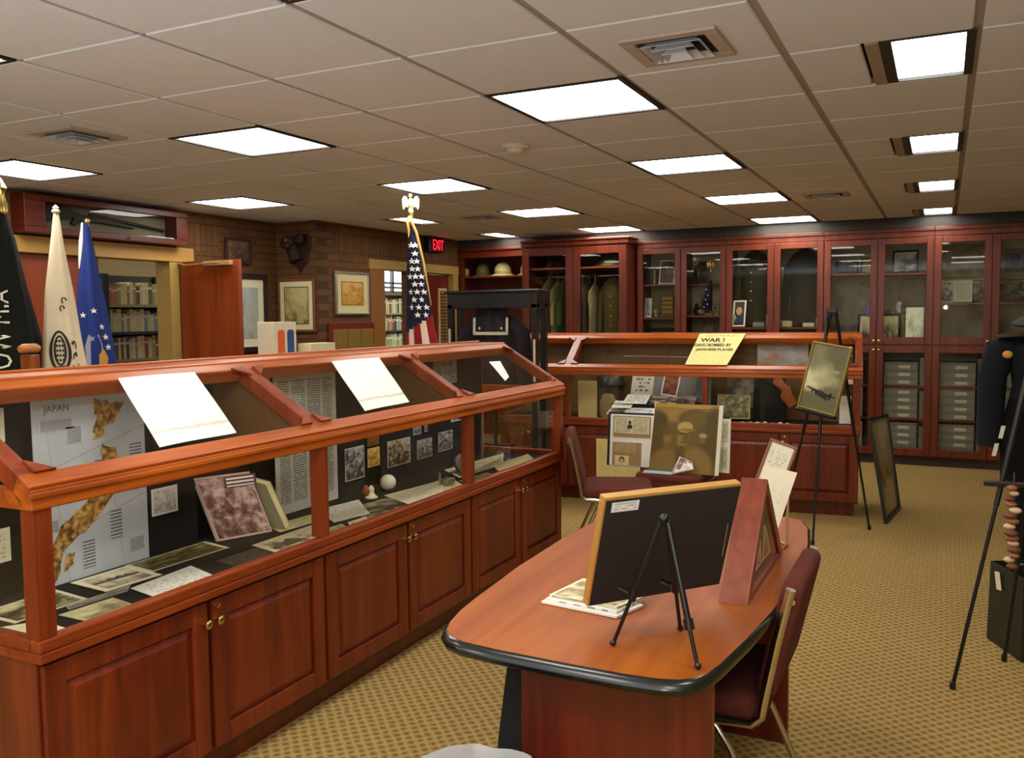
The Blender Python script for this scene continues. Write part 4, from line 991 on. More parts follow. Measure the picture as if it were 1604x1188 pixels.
b_up('group_photograph', 'olive panorama of a seated group standing at the front of the far case', 'photograph', 1.80, 2.05, .13, .70, .885, photo(66, OLIVE, 6, .04, (150, 138, 72)), .02, .0, t=.008)
b_up('pamphlet', 'white sheets lying in front of the olive group picture', 'paper', 1.82, 2.10, .06, FZ + .002, FZ + .02, PAPER, .04, .0)
b_up('display_board', 'black cloth-covered board at the right of the far case', 'board', 2.06, 2.30, .38, FZ, 1.03, MATTE, .02)
b_up('photograph', 'blurred grey picture behind the olive group picture', 'photograph', 1.84, 2.05, .40, .76, 1.02, photo(67, ((60, 54, 40), (96, 88, 66), (130, 122, 98), (150, 142, 116)), 3, .0), .02)
gl = thing('leather_gloves', 'pair of tan leather gloves hanging on the black board', 'gloves', tuple(BW(2.28, .22, .75)))
for k, (x, z0, z1, s) in enumerate(((2.245, .93, 1.04, .04), (2.31, .80, .95, .05))):
    p = BW(x, .24, 0); q = BW(x + .05, .24, 0)
    MB().tube([(p.x, p.y, z1), (p.x, p.y, (z0 + z1) / 2), (q.x, q.y, z0)], [s * .55, s, s * .75], 12).build('glove', plain((176, 100, 54), .6), gl, smooth=True)
b_up('certificate', 'white certificate in a black frame at the right end of the far case', 'picture', 2.69, 2.79, .2, FZ + .002, .91, photo(68, ((206, 202, 176), (222, 218, 196), (230, 226, 206), (234, 230, 212)), 2, .09, (24, 22, 20)), .025)
b_up('label_card', 'white label just under the upper rail at the right end of the far case', 'card', 2.66, 2.80, .45, .96, 1.02, PAPER, .01)
slope_sheet('label_sheet', 'small white sheet on the right end of the far sloped glass', pB, [(2.66, .21, 0), (2.78, .21, 0), (2.78, .37, 0), (2.66, .37, 0)], PAPER)
b_up('picture_map', 'pale blue and orange picture standing under the far sloped glass', 'picture', 2.07, 2.46, .47, 1.10, 1.32, photo(69, ((176, 126, 78), (168, 160, 150), (176, 180, 178), (196, 200, 198)), 2.5, .0), .01)
sw = MB(); sw.tube([BW(.97, .46, 1.165), BW(1.55, .46, 1.158)], .006, 8); tag(sw.build('bayonet', SILVER), 'thin silver blade lying along the back of the far case', 'bayonet')
for k in range(7):
    p = BW(2.0 + k * .055, .08 + .03 * (k % 2), FZ + .016)
    tag(MB().ball(p, .016, 10, (1.2, 1, .8)).build('beach_stone', plain(((196, 160, 130), (120, 90, 70), (210, 190, 170))[k % 3], .5), smooth=True),
        'small rounded keepsake %s from the left in the row under the black board' % ordn(k + 1), 'keepsake', 'row of keepsakes in the far case')

# ------------------------------------------------------------------ things on the conference table
TZ = .741
def tabletop_easel():
    th = thing('tabletop_easel', 'small black tripod easel holding the black-backed frame on the table', 'easel', (-.57, 1.94, TZ))
    apex = Vector((-.565, 1.93, 1.045))
    pm = plain((16, 20, 20), .25)
    for k, ft in enumerate(((-.681, 1.907, TZ), (-.563, 2.067, TZ), (-.466, 1.855, TZ))):
        ft = Vector(ft); a = apex + Vector(((-.006, -.006, 0), (.006, .008, 0), (.012, -.008, 0))[k])
        mid = a * .42 + ft * .58 if k < 2 else a * .3 + ft * .7
        l = MB().tube([a, mid], .0075, 10).build('leg', pm, th, smooth=True)
        MB().tube([mid, ft + Vector((0, 0, .004))], .0048, 10).build('lower_tube', pm, l, smooth=True)
        MB().tube([mid + (a - ft).normalized() * .012, mid - (a - ft).normalized() * .012], .0115, 10).build('collar', pm, l, smooth=True)
        MB().ball(ft + Vector((0, 0, .008)), .008, 8).build('rubber_foot', pm, l, smooth=True)
        if k < 2: MB().tube([mid, mid + Vector((-.045, .035, .0))], .005, 8).build('picture_peg', pm, l, smooth=True)
    MB().ball(apex + Vector((0, 0, .006)), .012, 10).build('hub', pm, th, smooth=True)
tabletop_easel()
def black_frame():
    bl = Vector((-.772, 1.972, .803)); br = Vector((-.518, 2.285, .803)); up = Vector((.067, -.055, .287))
    # built as seen from its back: u to the right, normal towards the room's front
    M = frame_axes(bl, br - bl, up); w = (br - bl).length; h = up.length
    th = thing('framed_picture', 'large gilt-edged frame with a plain black back on the tabletop easel', 'picture', tuple((bl + br) / 2))
    fm = plain((190, 144, 72), .4, .2); b = MB()
    for (x0, x1, y0, y1) in ((0, w, 0, .012), (0, w, h - .012, h), (0, .012, .012, h - .012), (w - .012, w, .012, h - .012)): b.box(x0, x1, y0, y1, -.024, .0, None, M)
    b.build('frame', fm, th, bevel=.002)
    MB().box(.006, w - .002, .002, h - .008, -.004, .002, None, M).build('backing', plain((30, 25, 24), .8), th)
    lb = th; P = lambda x, y, z: M @ Vector((x, y, z))
    MB().card(P(.022, h - .04, .003), P(.098, h - .04, .003), P(.098, h - .014, .003), P(.022, h - .014, .003), .001).build('label', page((228, 230, 232), (110, 112, 116), 1, 4, .1, .5, 21, 8, .6), th)
    MB().card(P(w - .012, .012, -.018), P(.012, .012, -.018), P(.012, h - .012, -.018), P(w - .012, h - .012, -.018), .002).build('picture', photo(71, SEPIA, 3, .12), th)
    MB().tube([P(w - .018, h * .62, .003), P(w - .014, h * .3, .003)], .0015, 6).build('hanging_wire', SILVER, th)
black_frame()
bro = [((-.96, 2.115), (-.735, 2.085), (-.70, 2.20), (-.925, 2.29)), ((-.95, 2.12), (-.74, 2.10), (-.71, 2.22), (-.93, 2.30)), ((-.945, 2.135), (-.745, 2.115), (-.70, 2.24), (-.915, 2.31))]
for k, pts in enumerate(bro):
    lab = ('white booklet at the bottom of the pile under the black-backed frame', 'white booklet with dark print, middle of the pile under the black-backed frame', 'cream folder topping the pile under the black-backed frame')[k]
    mm = (WHITE, page((232, 232, 228), (50, 48, 44), 1, 5, .12, .5, 22, 6, .8), photo(72, ((90, 80, 50), (170, 156, 110), (214, 204, 166), (226, 218, 186)), 2.5, .04, (226, 220, 192)))[k]
    sheet('booklet', lab, 'booklet', [(x, y, TZ + .007 + .007 * k) for x, y in pts], mm, .006, 'booklets on the table')
def flag_case():
    x0, x1, y0, y1, z0, za = -.528, -.451, 2.318, 2.90, TZ, 1.035
    ym = (y0 + y1) / 2 + .0
    th = thing('triangular_display_case', 'triangular wooden memorial case with photographs in its side, standing on the table', 'display box', ((x0 + x1) / 2, ym, z0))
    m = wood('memorial_wood', (96, 40, 24), (124, 58, 36), (140, 74, 48), .3, 2); t = .03
    def slab(a, b, c, d):
        vs = [Vector((x, y, z)) for x in (x0, x1) for y, z in (a, b, c, d)]
        return MB().add(vs, [(0, 1, 2, 3), (7, 6, 5, 4)] + [(k, k + 4, (k + 1) % 4 + 4, (k + 1) % 4) for k in range(4)])
    k_ = .05
    slab((y0, z0), (y0 + k_, z0), (ym, za - .045), (ym, za)).build('sloped_side', m, th, bevel=.003)
    slab((ym, za), (ym, za - .045), (y1 - k_, z0), (y1, z0)).build('sloped_side', m, th, bevel=.003)
    slab((y0 + k_, z0), (y1 - k_, z0), (y1 - k_ - .03, z0 + .018), (y0 + k_ + .03, z0 + .018)).build('bottom_rail', m, th)
    vs = [Vector((x, y, z)) for x in (x0 + .01, x1 - .022) for y, z in ((y0 + k_, z0 + .01), (y1 - k_, z0 + .01), (ym, za - .05))]
    MB().add(vs, [(0, 2, 1), (3, 4, 5), (0, 1, 4, 3), (1, 2, 5, 4), (2, 0, 3, 5)]).build('backing', plain((44, 22, 18), .8), th)
    xx = x1 - .018
    for (ya, yb, zb, zt, sd) in ((y0 + .09, y0 + .30, z0 + .035, z0 + .15, 73), (y0 + .235, y0 + .34, z0 + .165, z0 + .21, 74), (y0 + .32, y0 + .46, z0 + .035, z0 + .14, 75)):
        MB().card((xx, ya, zb), (xx, yb, zb), (xx, yb - (.10 if sd == 75 else .02), zt), (xx, ya + (zt - zb if sd < 75 else 0) + .02, zt), .002).build('photograph', photo(sd, ((110, 90, 56), (168, 142, 96), (206, 188, 142), (226, 214, 176)), 2.5, .08, (214, 206, 170)), th)
    vs = [(x1 - .006, y0 + k_ + .01, z0 + .018), (x1 - .006, y1 - k_ - .01, z0 + .018), (x1 - .006, ym, za - .055)]
    MB().add(vs + [(x - .002, y, z) for x, y, z in vs], [(0, 1, 2), (5, 4, 3), (0, 3, 4, 1), (1, 4, 5, 2), (2, 5, 3, 0)]).build('glass_pane', GLASS_C, th)
flag_case()
def sign_holder():
    th = thing('sign_holder', 'thin metal wire stand near the far right end of the table', 'stand', (-.475, 3.0, TZ))
    MB().tube([(-.453, 2.98, TZ + .004), (-.45, 2.985, .9), (-.46, 3.0, .925), (-.48, 3.01, .9)], .004, 8).build('wire_arm', plain((190, 150, 110), .3, .6), th, smooth=True)
    MB().tube([(-.53, 3.06, TZ + .004), (-.525, 3.06, .95)], .004, 8).build('wire_arm', plain((190, 150, 110), .3, .6), th, smooth=True)
    MB().tube([(-.46, 2.94, TZ + .004), (-.45, 2.99, TZ + .004), (-.54, 3.07, TZ + .004), (-.57, 3.05, TZ + .004)], .004, 8).build('base_wire', plain((190, 150, 110), .3, .6), th, smooth=True)
sign_holder()
framed('framed_notice', 'narrow brown-framed notice standing at the far end of the table', 'picture', Vector((-.602, 3.05, .86)), (.082, 0, -.026), (.04, .045, .22), .098, .245, .010, plain((120, 66, 36), .35), page((226, 222, 196), (140, 136, 120), 1, 22, .12, .4, 24, 9, .5), .012)
sheet('card_notice', 'cream card propped crookedly in front of the brown-framed notice', 'card', [(-.572, 2.965, .865), (-.478, 2.965, .802), (-.422, 2.985, .992), (-.527, 2.985, 1.012)], page((236, 232, 204), (190, 184, 156), 1, 14, .2, .3, 25, 9, .4), .0015)
# waste bin with a clear liner, in front of the pedestal
wb = thing('waste_bin', 'grey waste bin with a clear plastic liner at the bottom edge', 'bin', (-.975, 1.745, 0))
MB().lathe([(.12, .0), (.125, .005), (.155, .39), (.158, .395), (.15, .39), (.118, .012)], (-.975, 1.745, 0), 28).build('bin_body', plain((60, 58, 56), .5), wb, smooth=True)
t = NT('clear_liner'); t.base((.80, .82, .84, 1), .2, 0, .6); t.p.inputs['Alpha'].default_value = .45
b = MB(); N = 48; rings = []
for (r, z, w) in ((.15, .33, .01), (.162, .375, .02), (.168, .415, .02), (.162, .43, .015), (.152, .415, .012), (.142, .33, .01)):
    rings.append([(-.975 + (r + w * .35 * math.sin(7 * a) + w * .2 * math.sin(13 * a + 1)) * math.cos(a), 1.745 + (r + w * .35 * math.sin(7 * a) + w * .2 * math.sin(13 * a + 1)) * math.sin(a), z + w * .3 * math.sin(5 * a + 2)) for a in [2 * math.pi * k / N for k in range(N)]])
b.add([p for r in rings for p in r], [(i * N + k, i * N + (k + 1) % N, (i + 1) * N + (k + 1) % N, (i + 1) * N + k) for i in range(len(rings) - 1) for k in range(N)])
b.build('liner', t.m, wb, smooth=True)

# ------------------------------------------------------------------ poster boards carried by the hidden chair
def poster_board():
    y = 5.60; th = thing('poster_board', 'white poster board with photo pages on a black back, leaning on a chair', 'poster', (-1.62, y, .492))
    P = lambda x, z, d=0.0: Vector((x, y + .10 * (z - .5) - d, z))
    def cd(nm, x0, x1, z0, z1, m, d, t=.002): return MB().card(P(x0, z0, d), P(x1, z0, d), P(x1, z1, d), P(x0, z1, d), t).build(nm, m, th)
    cd('black_backing', -2.045, -1.22, .492, .855, MATTE, -.006, .006); cd('white_sheet', -2.025, -1.21, .495, .842, plain((228, 224, 206), .6), 0, .004)
    tn = plain((150, 122, 82), .7)
    a = cd('tan_mount', -2.005, -1.74, .69, .832, tn, .003); cd('tan_mount', -2.005, -1.80, .5, .655, tn, .003)
    cd('clipping', -1.995, -1.75, .715, .825, page((206, 196, 156), (110, 100, 74), 2, 14, .05, .5, 31, 9, .7), .005)
    pg = MB().card(P(-1.905, .75, .007), P(-1.865, .75, .007), P(-1.865, .815, .007), P(-1.905, .815, .007), .001).build('portrait', plain((196, 190, 168), .6), th)
    M = frame_axes(P(-1.885, .775, .0085), (1, 0, 0), (0, .1, 1))
    b = MB(); b.prism([(-.018, -.024), (.018, -.024), (.016, -.004), (.006, .002), (-.006, .002), (-.016, -.004)], M, .0008); b.prism([(.010 * math.cos(a), .016 + .013 * math.sin(a)) for a in [k * math.pi / 6 for k in range(12)]], M, .0008)
    b.build('dark_figure', plain((30, 28, 26), .7), th)
    cd('clipping', -1.985, -1.84, .585, .65, page((176, 150, 104), (110, 90, 60), 1, 8, .05, .4, 32, 8, .6), .005)
    cd('snapshot', -1.985, -1.885, .50, .565, plain((214, 190, 138), .6), .006)
    M = frame_axes(P(-1.935, .505, .0075), (1, 0, 0), (0, .1, 1)); b = MB()
    b.prism([(.02 * math.cos(a), .03 + .024 * math.sin(a)) for a in [k * math.pi / 7 for k in range(14)]], M, .0008, plain((52, 30, 20), .7))
    M2 = frame_axes(P(-1.935, .503, .0082), (1, 0, 0), (0, .1, 1)); b.prism([(.014 * math.cos(a), .026 + .019 * math.sin(a)) for a in [k * math.pi / 7 for k in range(14)]], M2, .0008, plain((206, 160, 118), .7))
    b.build('face', None, th)
    cd('clipping', -1.272, -1.225, .70, .825, page((206, 202, 180), (90, 88, 76), 1, 16, .1, .5, 33, 5, .7), .005); cd('clipping', -1.272, -1.225, .52, .66, page((206, 202, 180), (90, 88, 76), 1, 16, .1, .5, 34, 5, .7), .005)
poster_board()
BROWNPIC = blob_picture('brown_print', (104, 84, 30), [
    (.5, 1.0, .9, .10, .25, (172, 134, 54)), (.5, .93, .9, .012, .6, (120, 92, 36)), (.30, .84, .24, .10, .5, (150, 120, 52)), (.65, .80, .26, .13, .18, (96, 78, 26)), (.66, .78, .21, .10, .3, (106, 86, 32)),
    (.08, .74, .15, .15, .3, (78, 64, 16)), (.14, .60, .10, .10, .5, (88, 72, 22)), (.95, .72, .13, .24, .3, (78, 64, 16)), (.90, .40, .16, .3, .4, (84, 68, 18)), (.05, .35, .14, .3, .4, (84, 68, 20)),
    (.25, .50, .065, .09, .5, (128, 104, 48)), (.24, .58, .07, .04, .4, (96, 78, 28)), (.24, .08, .27, .26, .2, (128, 102, 47)), (.70, .08, .25, .30, .2, (134, 107, 50)), (.46, .20, .07, .2, .5, (92, 72, 24)),
    (.78, .49, .05, .065, .3, (118, 96, 42)), (.79, .555, .06, .035, .2, (168, 144, 84)), (.49, .50, .095, .135, .2, (140, 113, 52)), (.54, .50, .055, .09, .45, (108, 86, 32)), (.48, .57, .075, .018, .5, (88, 68, 22)), (.49, .45, .03, .012, .5, (90, 70, 24)), (.47, .36, .06, .04, .4, (92, 72, 24)),
    (.51, .67, .12, .075, .15, (184, 154, 84)), (.55, .63, .12, .022, .4, (140, 112, 54))], .02, .16)
def brown_photo():
    y = 5.50; w0, w1, z0, z1 = -1.71, -1.27, .492, .935
    th = thing('photo_enlargement', 'large brown photograph of a soldier in a cap between trees, on white board', 'photograph', ((w0 + w1) / 2, y, z0))
    P = lambda x, z, d=0.0: Vector((x, y + .12 * (z - .5) - d, z))
    MB().card(P(w0, z0), P(w1 + .012, z0), P(w1 + .03, z1), P(w0 + .02, z1), .012).build('white_board', plain((232, 226, 200), .6), th)
    MB().card(P(w0 - .005, z0, .002), P(w1 - .012, z0, .002), P(w1 + .004, z1, .002), P(w0 + .025, z1, .002), .002).build('print', BROWNPIC, th)
brown_photo()
sheet('pamphlet', 'white pamphlet with a dark photograph, tilted before the brown photograph', 'paper', [(-1.545, 5.43, .493), (-1.40, 5.43, .535), (-1.42, 5.47, .575), (-1.50, 5.47, .605)], photo(82, ((50, 30, 26), (150, 120, 110), (226, 224, 216), (234, 232, 226)), 2.5, .03), .002)
sheet('pamphlet', 'pale blue pamphlet lying before the brown photograph', 'paper', [(-1.735, 5.425, .4925), (-1.55, 5.425, .4925), (-1.55, 5.49, .498), (-1.735, 5.49, .498)], plain((150, 186, 200), .5), .0015)
sheet('large_notice', 'yellowed printed sheet on the base of the far case, seen behind the burgundy chair', 'poster', [BW(.86, -.03, .15), BW(1.22, -.03, .15), BW(1.22, -.03, .52), BW(.86, -.03, .52)], page((232, 214, 140), (186, 170, 104), 3, 30, .06, .4, 35, 7, .5), .003)

# ------------------------------------------------------------------ tall black easel with the aeroplane picture
def floor_easel(name, label, apex, feet, r=.009, ledge=None):
    th = thing(name, label, 'easel', (apex[0], apex[1], 0)); pm = plain((16, 15, 14), .35); a = Vector(apex)
    for k, ft in enumerate(feet):
        f = Vector(ft); o = Vector(((-.025, 0, 0), (.025, 0, 0), (0, .03, 0))[k])
        l = MB().tube([a + o, (a + o) * .45 + f * .55], r, 10).build('leg', pm, th, smooth=True)
        MB().tube([(a + o) * .45 + f * .55, f + Vector((0, 0, .01))], r * .72, 10).build('lower_tube', pm, l, smooth=True)
        MB().tube([f + Vector((0, 0, .001)), f + Vector((0, 0, .03))], r * 1.1, 10).build('rubber_foot', pm, l, smooth=True)
    MB().box(a.x - .035, a.x + .035, a.y - .012, a.y + .035, a.z - .02, a.z + .012).build('head_clamp', pm, th, bevel=.004)
    if ledge:
        for p, q in ledge: MB().bar(p, q, .03, .02).build('picture_ledge', pm, th, bevel=.003)
    return th
floor_easel('floor_easel', 'tall thin black easel in front of the far display case', (-.672, 6.2, 1.535), ((-.735, 5.93, 0), (-.43, 6.5, 0), (-1.0, 6.33, 0)), .011, [((-.86, 6.03, .885), (-.60, 5.84, .85))])
def plane_picture():
    bl, br, tl = Vector((-.862, 6.03, .898)), Vector((-.604, 5.84, .861)), Vector((-.816, 6.1, 1.329))
    u = (br - bl); v = tl - bl; w = u.length; h = v.length
    th = framed('framed_photograph', 'gilt-framed photograph of a flying aeroplane on the tall easel', 'picture', bl, u, v, w, h + .01, .013, plain((150, 124, 56), .4, .3), blob_picture('aeroplane_print', (104, 100, 66), [(.7, .85, .5, .2, .6, (92, 88, 56)), (.25, .55, .4, .16, .7, (176, 170, 128)), (.1, .42, .35, .14, .6, (206, 200, 156)), (.55, .45, .3, .07, .7, (160, 154, 112)), (.2, .8, .2, .2, .8, (120, 114, 78)), (.5, .05, .8, .16, .5, (98, 96, 60)), (.75, .62, .12, .03, .6, (150, 146, 104))], .12, .18), .02)
    M = frame_axes(bl, u, v); P = M @ Matrix.Translation((w * .5, h * .265, -.0045)) @ Matrix.Rotation(R(-6), 4, 'Z') @ Matrix.Diagonal((1.25, 1.25, 1, 1))
    dk = plain((26, 26, 20), .5); b = MB()
    b.prism([(-.10, .012), (-.02, .002), (.0, -.008), (.02, .0), (.10, .006), (.1, .012), (.03, .012), (.01, .018), (-.02, .016), (-.1, .018)], P, .0008)
    b.prism([(-.035, -.006), (.05, -.02), (.06, -.014), (.02, .004), (-.02, .012), (-.04, .006)], P, .0008)
    for x in (-.055, -.03, .04, .065): b.prism([(x - .006, -.008), (x + .004, -.01), (x + .005, .012), (x - .005, .014)], P, .0008)
    b.prism([(.05, -.004), (.062, .024), (.072, .024), (.07, -.008)], P, .0008)
    b.build('aeroplane', dk, th)
plane_picture()
# black framed panel leaning against the end of the far case
lp = thing('leaning_frame', 'tall black-framed glass panel leaning by the end of the far display case', 'frame', (-.34, 7.0, 0))
p = [Vector((-.335, 6.74, .0)), Vector((-.27, 7.30, .0)), Vector((-.375, 7.33, .72)), Vector((-.465, 6.78, .74))]
b = MB()
for k in range(4): b.bar(p[k] + Vector((0, 0, .012 if k == 0 else 0)), p[(k + 1) % 4] + Vector((0, 0, .012 if k == 0 else 0)), .026, .024, (1, 0, .2))
b.build('frame', BLACK, lp)
MB().card(p[0] + Vector((-.004, .01, .015)), p[1] + Vector((-.004, -.01, .015)), p[2] + Vector((0, -.01, -.01)), p[3] + Vector((0, .01, -.01)), .004).build('picture', photo(92, ((84, 66, 44), (124, 104, 70), (158, 140, 96), (176, 160, 112)), 1.2, 0, rough=.12), lp)
# ------------------------------------------------------------------ uniform, easel, bag at the right edge
NAVY = fabric((27, 31, 38), (15, 18, 23))
def coat(th, cx, cy, z0, z1, rx, ry, mat, sleeve=True, yaw=0.0, sl=.52):
    M = Matrix.Translation((cx, cy, 0)) @ Matrix.Rotation(yaw, 4, 'Z'); h = z1 - z0
    b = MB(); b.loft([(z0, 0, 0, rx * .95, ry), (z0 + h * .3, 0, 0, rx * .86, ry * .95), (z0 + h * .62, 0, 0, rx * .92, ry), (z0 + h * .82, 0, 0, rx * 1.0, ry), (z0 + h * .92, 0, 0, rx * .82, ry * .8), (z0 + h * .98, 0, 0, rx * .35, ry * .5), (z1, 0, 0, rx * .28, ry * .45)], 22)
    b.v = [M @ p for p in b.v]; b.build('body', mat, th, smooth=True)
    if sleeve:
        for s in (-1, 1):
            b = MB().tube([(s * rx * .72, 0, z0 + h * .88), (s * rx * 1.06, 0, z0 + h * .76), (s * rx * 1.2, -.01, z0 + h * .42), (s * rx * 1.22, -.02, z0 + h * (.88 - sl) - h * .3)], [rx * .2, rx * .3, rx * .26, rx * .22], 12)
            b.v = [M @ p for p in b.v]; b.build('sleeve', mat, th, smooth=True)
    return M
UY = 4.86
un = thing('dress_uniform', 'dark navy dress uniform on a stand at the right edge', 'uniform', ((.52), UY, 0))
Mu = coat(un, (.52), UY, 1.04, 1.42, .25, .13, NAVY, sl=1.05)
MB().loft([(.70, .52, UY, .26, .11), (.95, .52, UY, .27, .12), (1.10, .52, UY, .23, .115)], 22, None, True, .03, 2).build('folded_trousers', fabric((13, 14, 16), (7, 8, 9)), un, smooth=True)
b = MB()
for s in (-1, 1): b.tube([(.52 + s * .09, UY, .84), (.52 + s * .11, UY, .3)], [.11, .085], 12)
b.build('trousers', fabric((14, 15, 17), (8, 9, 10)), un, smooth=True)
MB().tube([((.52), UY, .30), ((.52), UY, .01)], .02).box(.38, .62, UY - .12, UY + .12, .0, .02).build('stand', BLACK, un)
MB().ball((.275, UY - .15, 1.315), .022, 8, (1, .4, .8)).build('shoulder_patch', plain((196, 140, 60), .6), un, smooth=True)
MB().tube([(.44, UY - .13, 1.36), (.36, UY - .145, 1.06)], .006, 8).build('cord', SILVER, un, smooth=True)
MB().card((.375, UY - .15, .99), (.42, UY - .15, .99), (.42, UY - .145, 1.07), (.375, UY - .145, 1.07), .003).build('tag', plain((200, 190, 110), .6), un)
for (x, z) in ((.245, .95), (.22, .865)): MB().card((x, UY - .18, z - .03), (x + .018, UY - .18, z - .03), (x + .03, UY - .175, z + .03), (x + .012, UY - .175, z + .03), .002).build('tag', plain((200, 200, 184), .6), un)
ht = thing('peaked_cap', 'black peaked cap on top of the navy uniform', 'hat', (.48, UY - .02, 1.44))
Mh = Matrix.Translation((.48, UY - .04, 1.43)) @ Matrix.Rotation(R(-10), 4, 'Y') @ Matrix.Rotation(R(8), 4, 'X')
MB().lathe([(.09, 0), (.095, .03), (.15, .05), (.155, .06), (.13, .075), (.001, .085)], (0, 0, 0), 24, None, Mh @ Matrix.Diagonal((1.15, 1, 1, 1))).build('crown', plain((16, 17, 20), .8), ht, smooth=True)
MB().prism([(-.1, -.07), (-.02, -.1), (-.12, -.12), (-.24, -.05), (-.26, .02), (-.2, .06), (-.1, .05)], Mh @ Matrix.Translation((0, 0, .012)), .006).build('visor', plain((10, 10, 12), .2), ht)
floor_easel('floor_easel', 'large black easel standing before the navy uniform at the right edge', (.40, 4.02, 1.66), ((.068, 3.852, 0), (.72, 3.9, 0), (.272, 4.26, 0)), .011, [((.16, 3.9, .84), (.66, 3.93, .84))])
def lei(label, x, y, z0, z1, cols, seed):
    rnd = random.Random(seed); th = thing('flower_garland', label, 'garland', (x, y, z0), 0, 'garlands hanging by the right easel')
    b = MB(); n = 15
    for k in range(n):
        z = z1 - (z1 - z0) * k / (n - 1); m = plain(cols[k % len(cols)], .7)
        b.ball((x + rnd.uniform(-.012, .012), y + rnd.uniform(-.01, .01), z), rnd.uniform(.014, .022), 6, (1.2, 1, .7), m)
    b.build('blossoms', None, th, smooth=True)
    MB().tube([(x, y, z0), (x, y, z1 + .06)], .003, 6).build('string', plain((90, 60, 40), .8), th)
lei('brown and cream flower garland hanging in front of the uniform trousers', .262, 3.885, .52, .83, ((150, 96, 58), (206, 176, 140), (110, 60, 40)), 3)
lei('darker flower garland at the very right edge behind the first garland', .335, 3.89, .45, .82, ((120, 70, 44), (180, 140, 110), (90, 44, 36)), 5)
bg = thing('tote_bag', 'black-green shopping bag with a white tag on the carpet', 'bag', (.40, 4.5, 0))
c_ = [(.215, 4.53), (.335, 4.275), (.64, 4.42), (.52, 4.67)]
vs = [Vector((x, y, .002)) for x, y in c_] + [Vector((x + (.4 - x) * .04, y + (4.47 - y) * .04, .37)) for x, y in c_]
b = MB().add(vs, [(3, 2, 1, 0), (0, 1, 5, 4), (1, 2, 6, 5), (2, 3, 7, 6), (3, 0, 4, 7)])
o = b.build('bag_body', plain((30, 34, 24), .5), bg)
sd_ = o.modifiers.new('thick', 'SOLIDIFY'); sd_.thickness = .006
b = MB(); b.tube([(.29, 4.40, .35), (.30, 4.39, .40), (.36, 4.35, .41), (.40, 4.33, .35)], .008, 8); b.build('handle', BLACK, bg, smooth=True)
b = MB(); b.tube([(.40, 4.58, .35), (.42, 4.57, .41), (.48, 4.54, .41), (.52, 4.52, .35)], .008, 8); b.build('handle', BLACK, bg, smooth=True)
MB().card((.245, 4.452, .26), (.262, 4.418, .265), (.252, 4.43, .345), (.235, 4.46, .34), .002).build('tag', plain((222, 214, 180), .6), bg)

# ------------------------------------------------------------------ flags
def drape(rings, n=60, pleat=.16, seed=0.0):
    """rings: list of (z, cx, cy, rx, ry); returns surface function S(t, a) and mesh arrays"""
    def ev(t):
        x = t * (len(rings) - 1); i = min(int(x), len(rings) - 2); f = x - i
        return [rings[i][k] * (1 - f) + rings[i + 1][k] * f for k in range(5)]
    def Sf(t, a, off=0.0):
        z, cx, cy, rx, ry = ev(t); amp = pleat * min(1, t * 2.2)
        q = 1 + amp * math.sin(5 * a + seed + 1.6 * t) + amp * .4 * math.sin(9 * a + 2 * seed)
        return Vector((cx + (rx * q + off) * math.cos(a), cy + (ry * q + off) * math.sin(a), z))
    return Sf
def flag_cloth(th, Sf, colour, n=72, m=44, name='cloth'):
    """colour(t, a) -> material"""
    b = MB(); mats = []
    b.v = [Sf(j / m, 2 * math.pi * k / n) for j in range(m + 1) for k in range(n)]
    for j in range(m):
        for k in range(n):
            mt = colour((j + .5) / m, 2 * math.pi * (k + .5) / n)
            if mt not in b.mats: b.mats.append(mt)
            b.mi[len(b.f)] = b.mats.index(mt)
            b.f.append([j * n + k, (j + 1) * n + k, (j + 1) * n + (k + 1) % n, j * n + (k + 1) % n])
    o = b.build(name, None, th, smooth=True)
    return o
def on_surface(Sf, t0, a0, pts, rw, H, off=.004):
    """map flat points (x right, y up, metres) on the drape around (t0, a0)"""
    return [Sf(t0 - y / H, a0 + x / rw, off) for x, y in pts]
def star_pts(r): return [((r if k % 2 == 0 else r * .42) * math.cos(math.pi / 2 + k * math.pi / 5), (r if k % 2 == 0 else r * .42) * math.sin(math.pi / 2 + k * math.pi / 5)) for k in range(10)]
def patch(b, P, inward):
    n = len(P); c = sum(P, Vector()) / n
    Q = P + [c]; R_ = [p + (Vector((inward[0], inward[1], p.z)) - p).normalized() * .003 for p in Q]
    fs = [(k, (k + 1) % n, n) for k in range(n)] + [(2 * n + 1, n + 1 + (k + 1) % n, n + 1 + k) for k in range(n)] + [(k, n + 1 + k, n + 1 + (k + 1) % n, (k + 1) % n) for k in range(n)]
    b.add(Q + R_, fs)
def flag_pole(th, x, y, top, r=.013):
    MB().tube([(x, y, .03), (x, y, top)], r, 12).build('pole', plain((150, 104, 50), .4), th, smooth=True)
    MB().lathe([(.15, 0), (.15, .015), (.1, .04), (.03, .06), (.02, .1), (.001, .101)], (x, y, 0), 24).build('floor_base', GOLD, th, smooth=True)
CAMA = lambda x, y: math.atan2(-y, -x)          # direction from a flag towards the photographer's side of the room
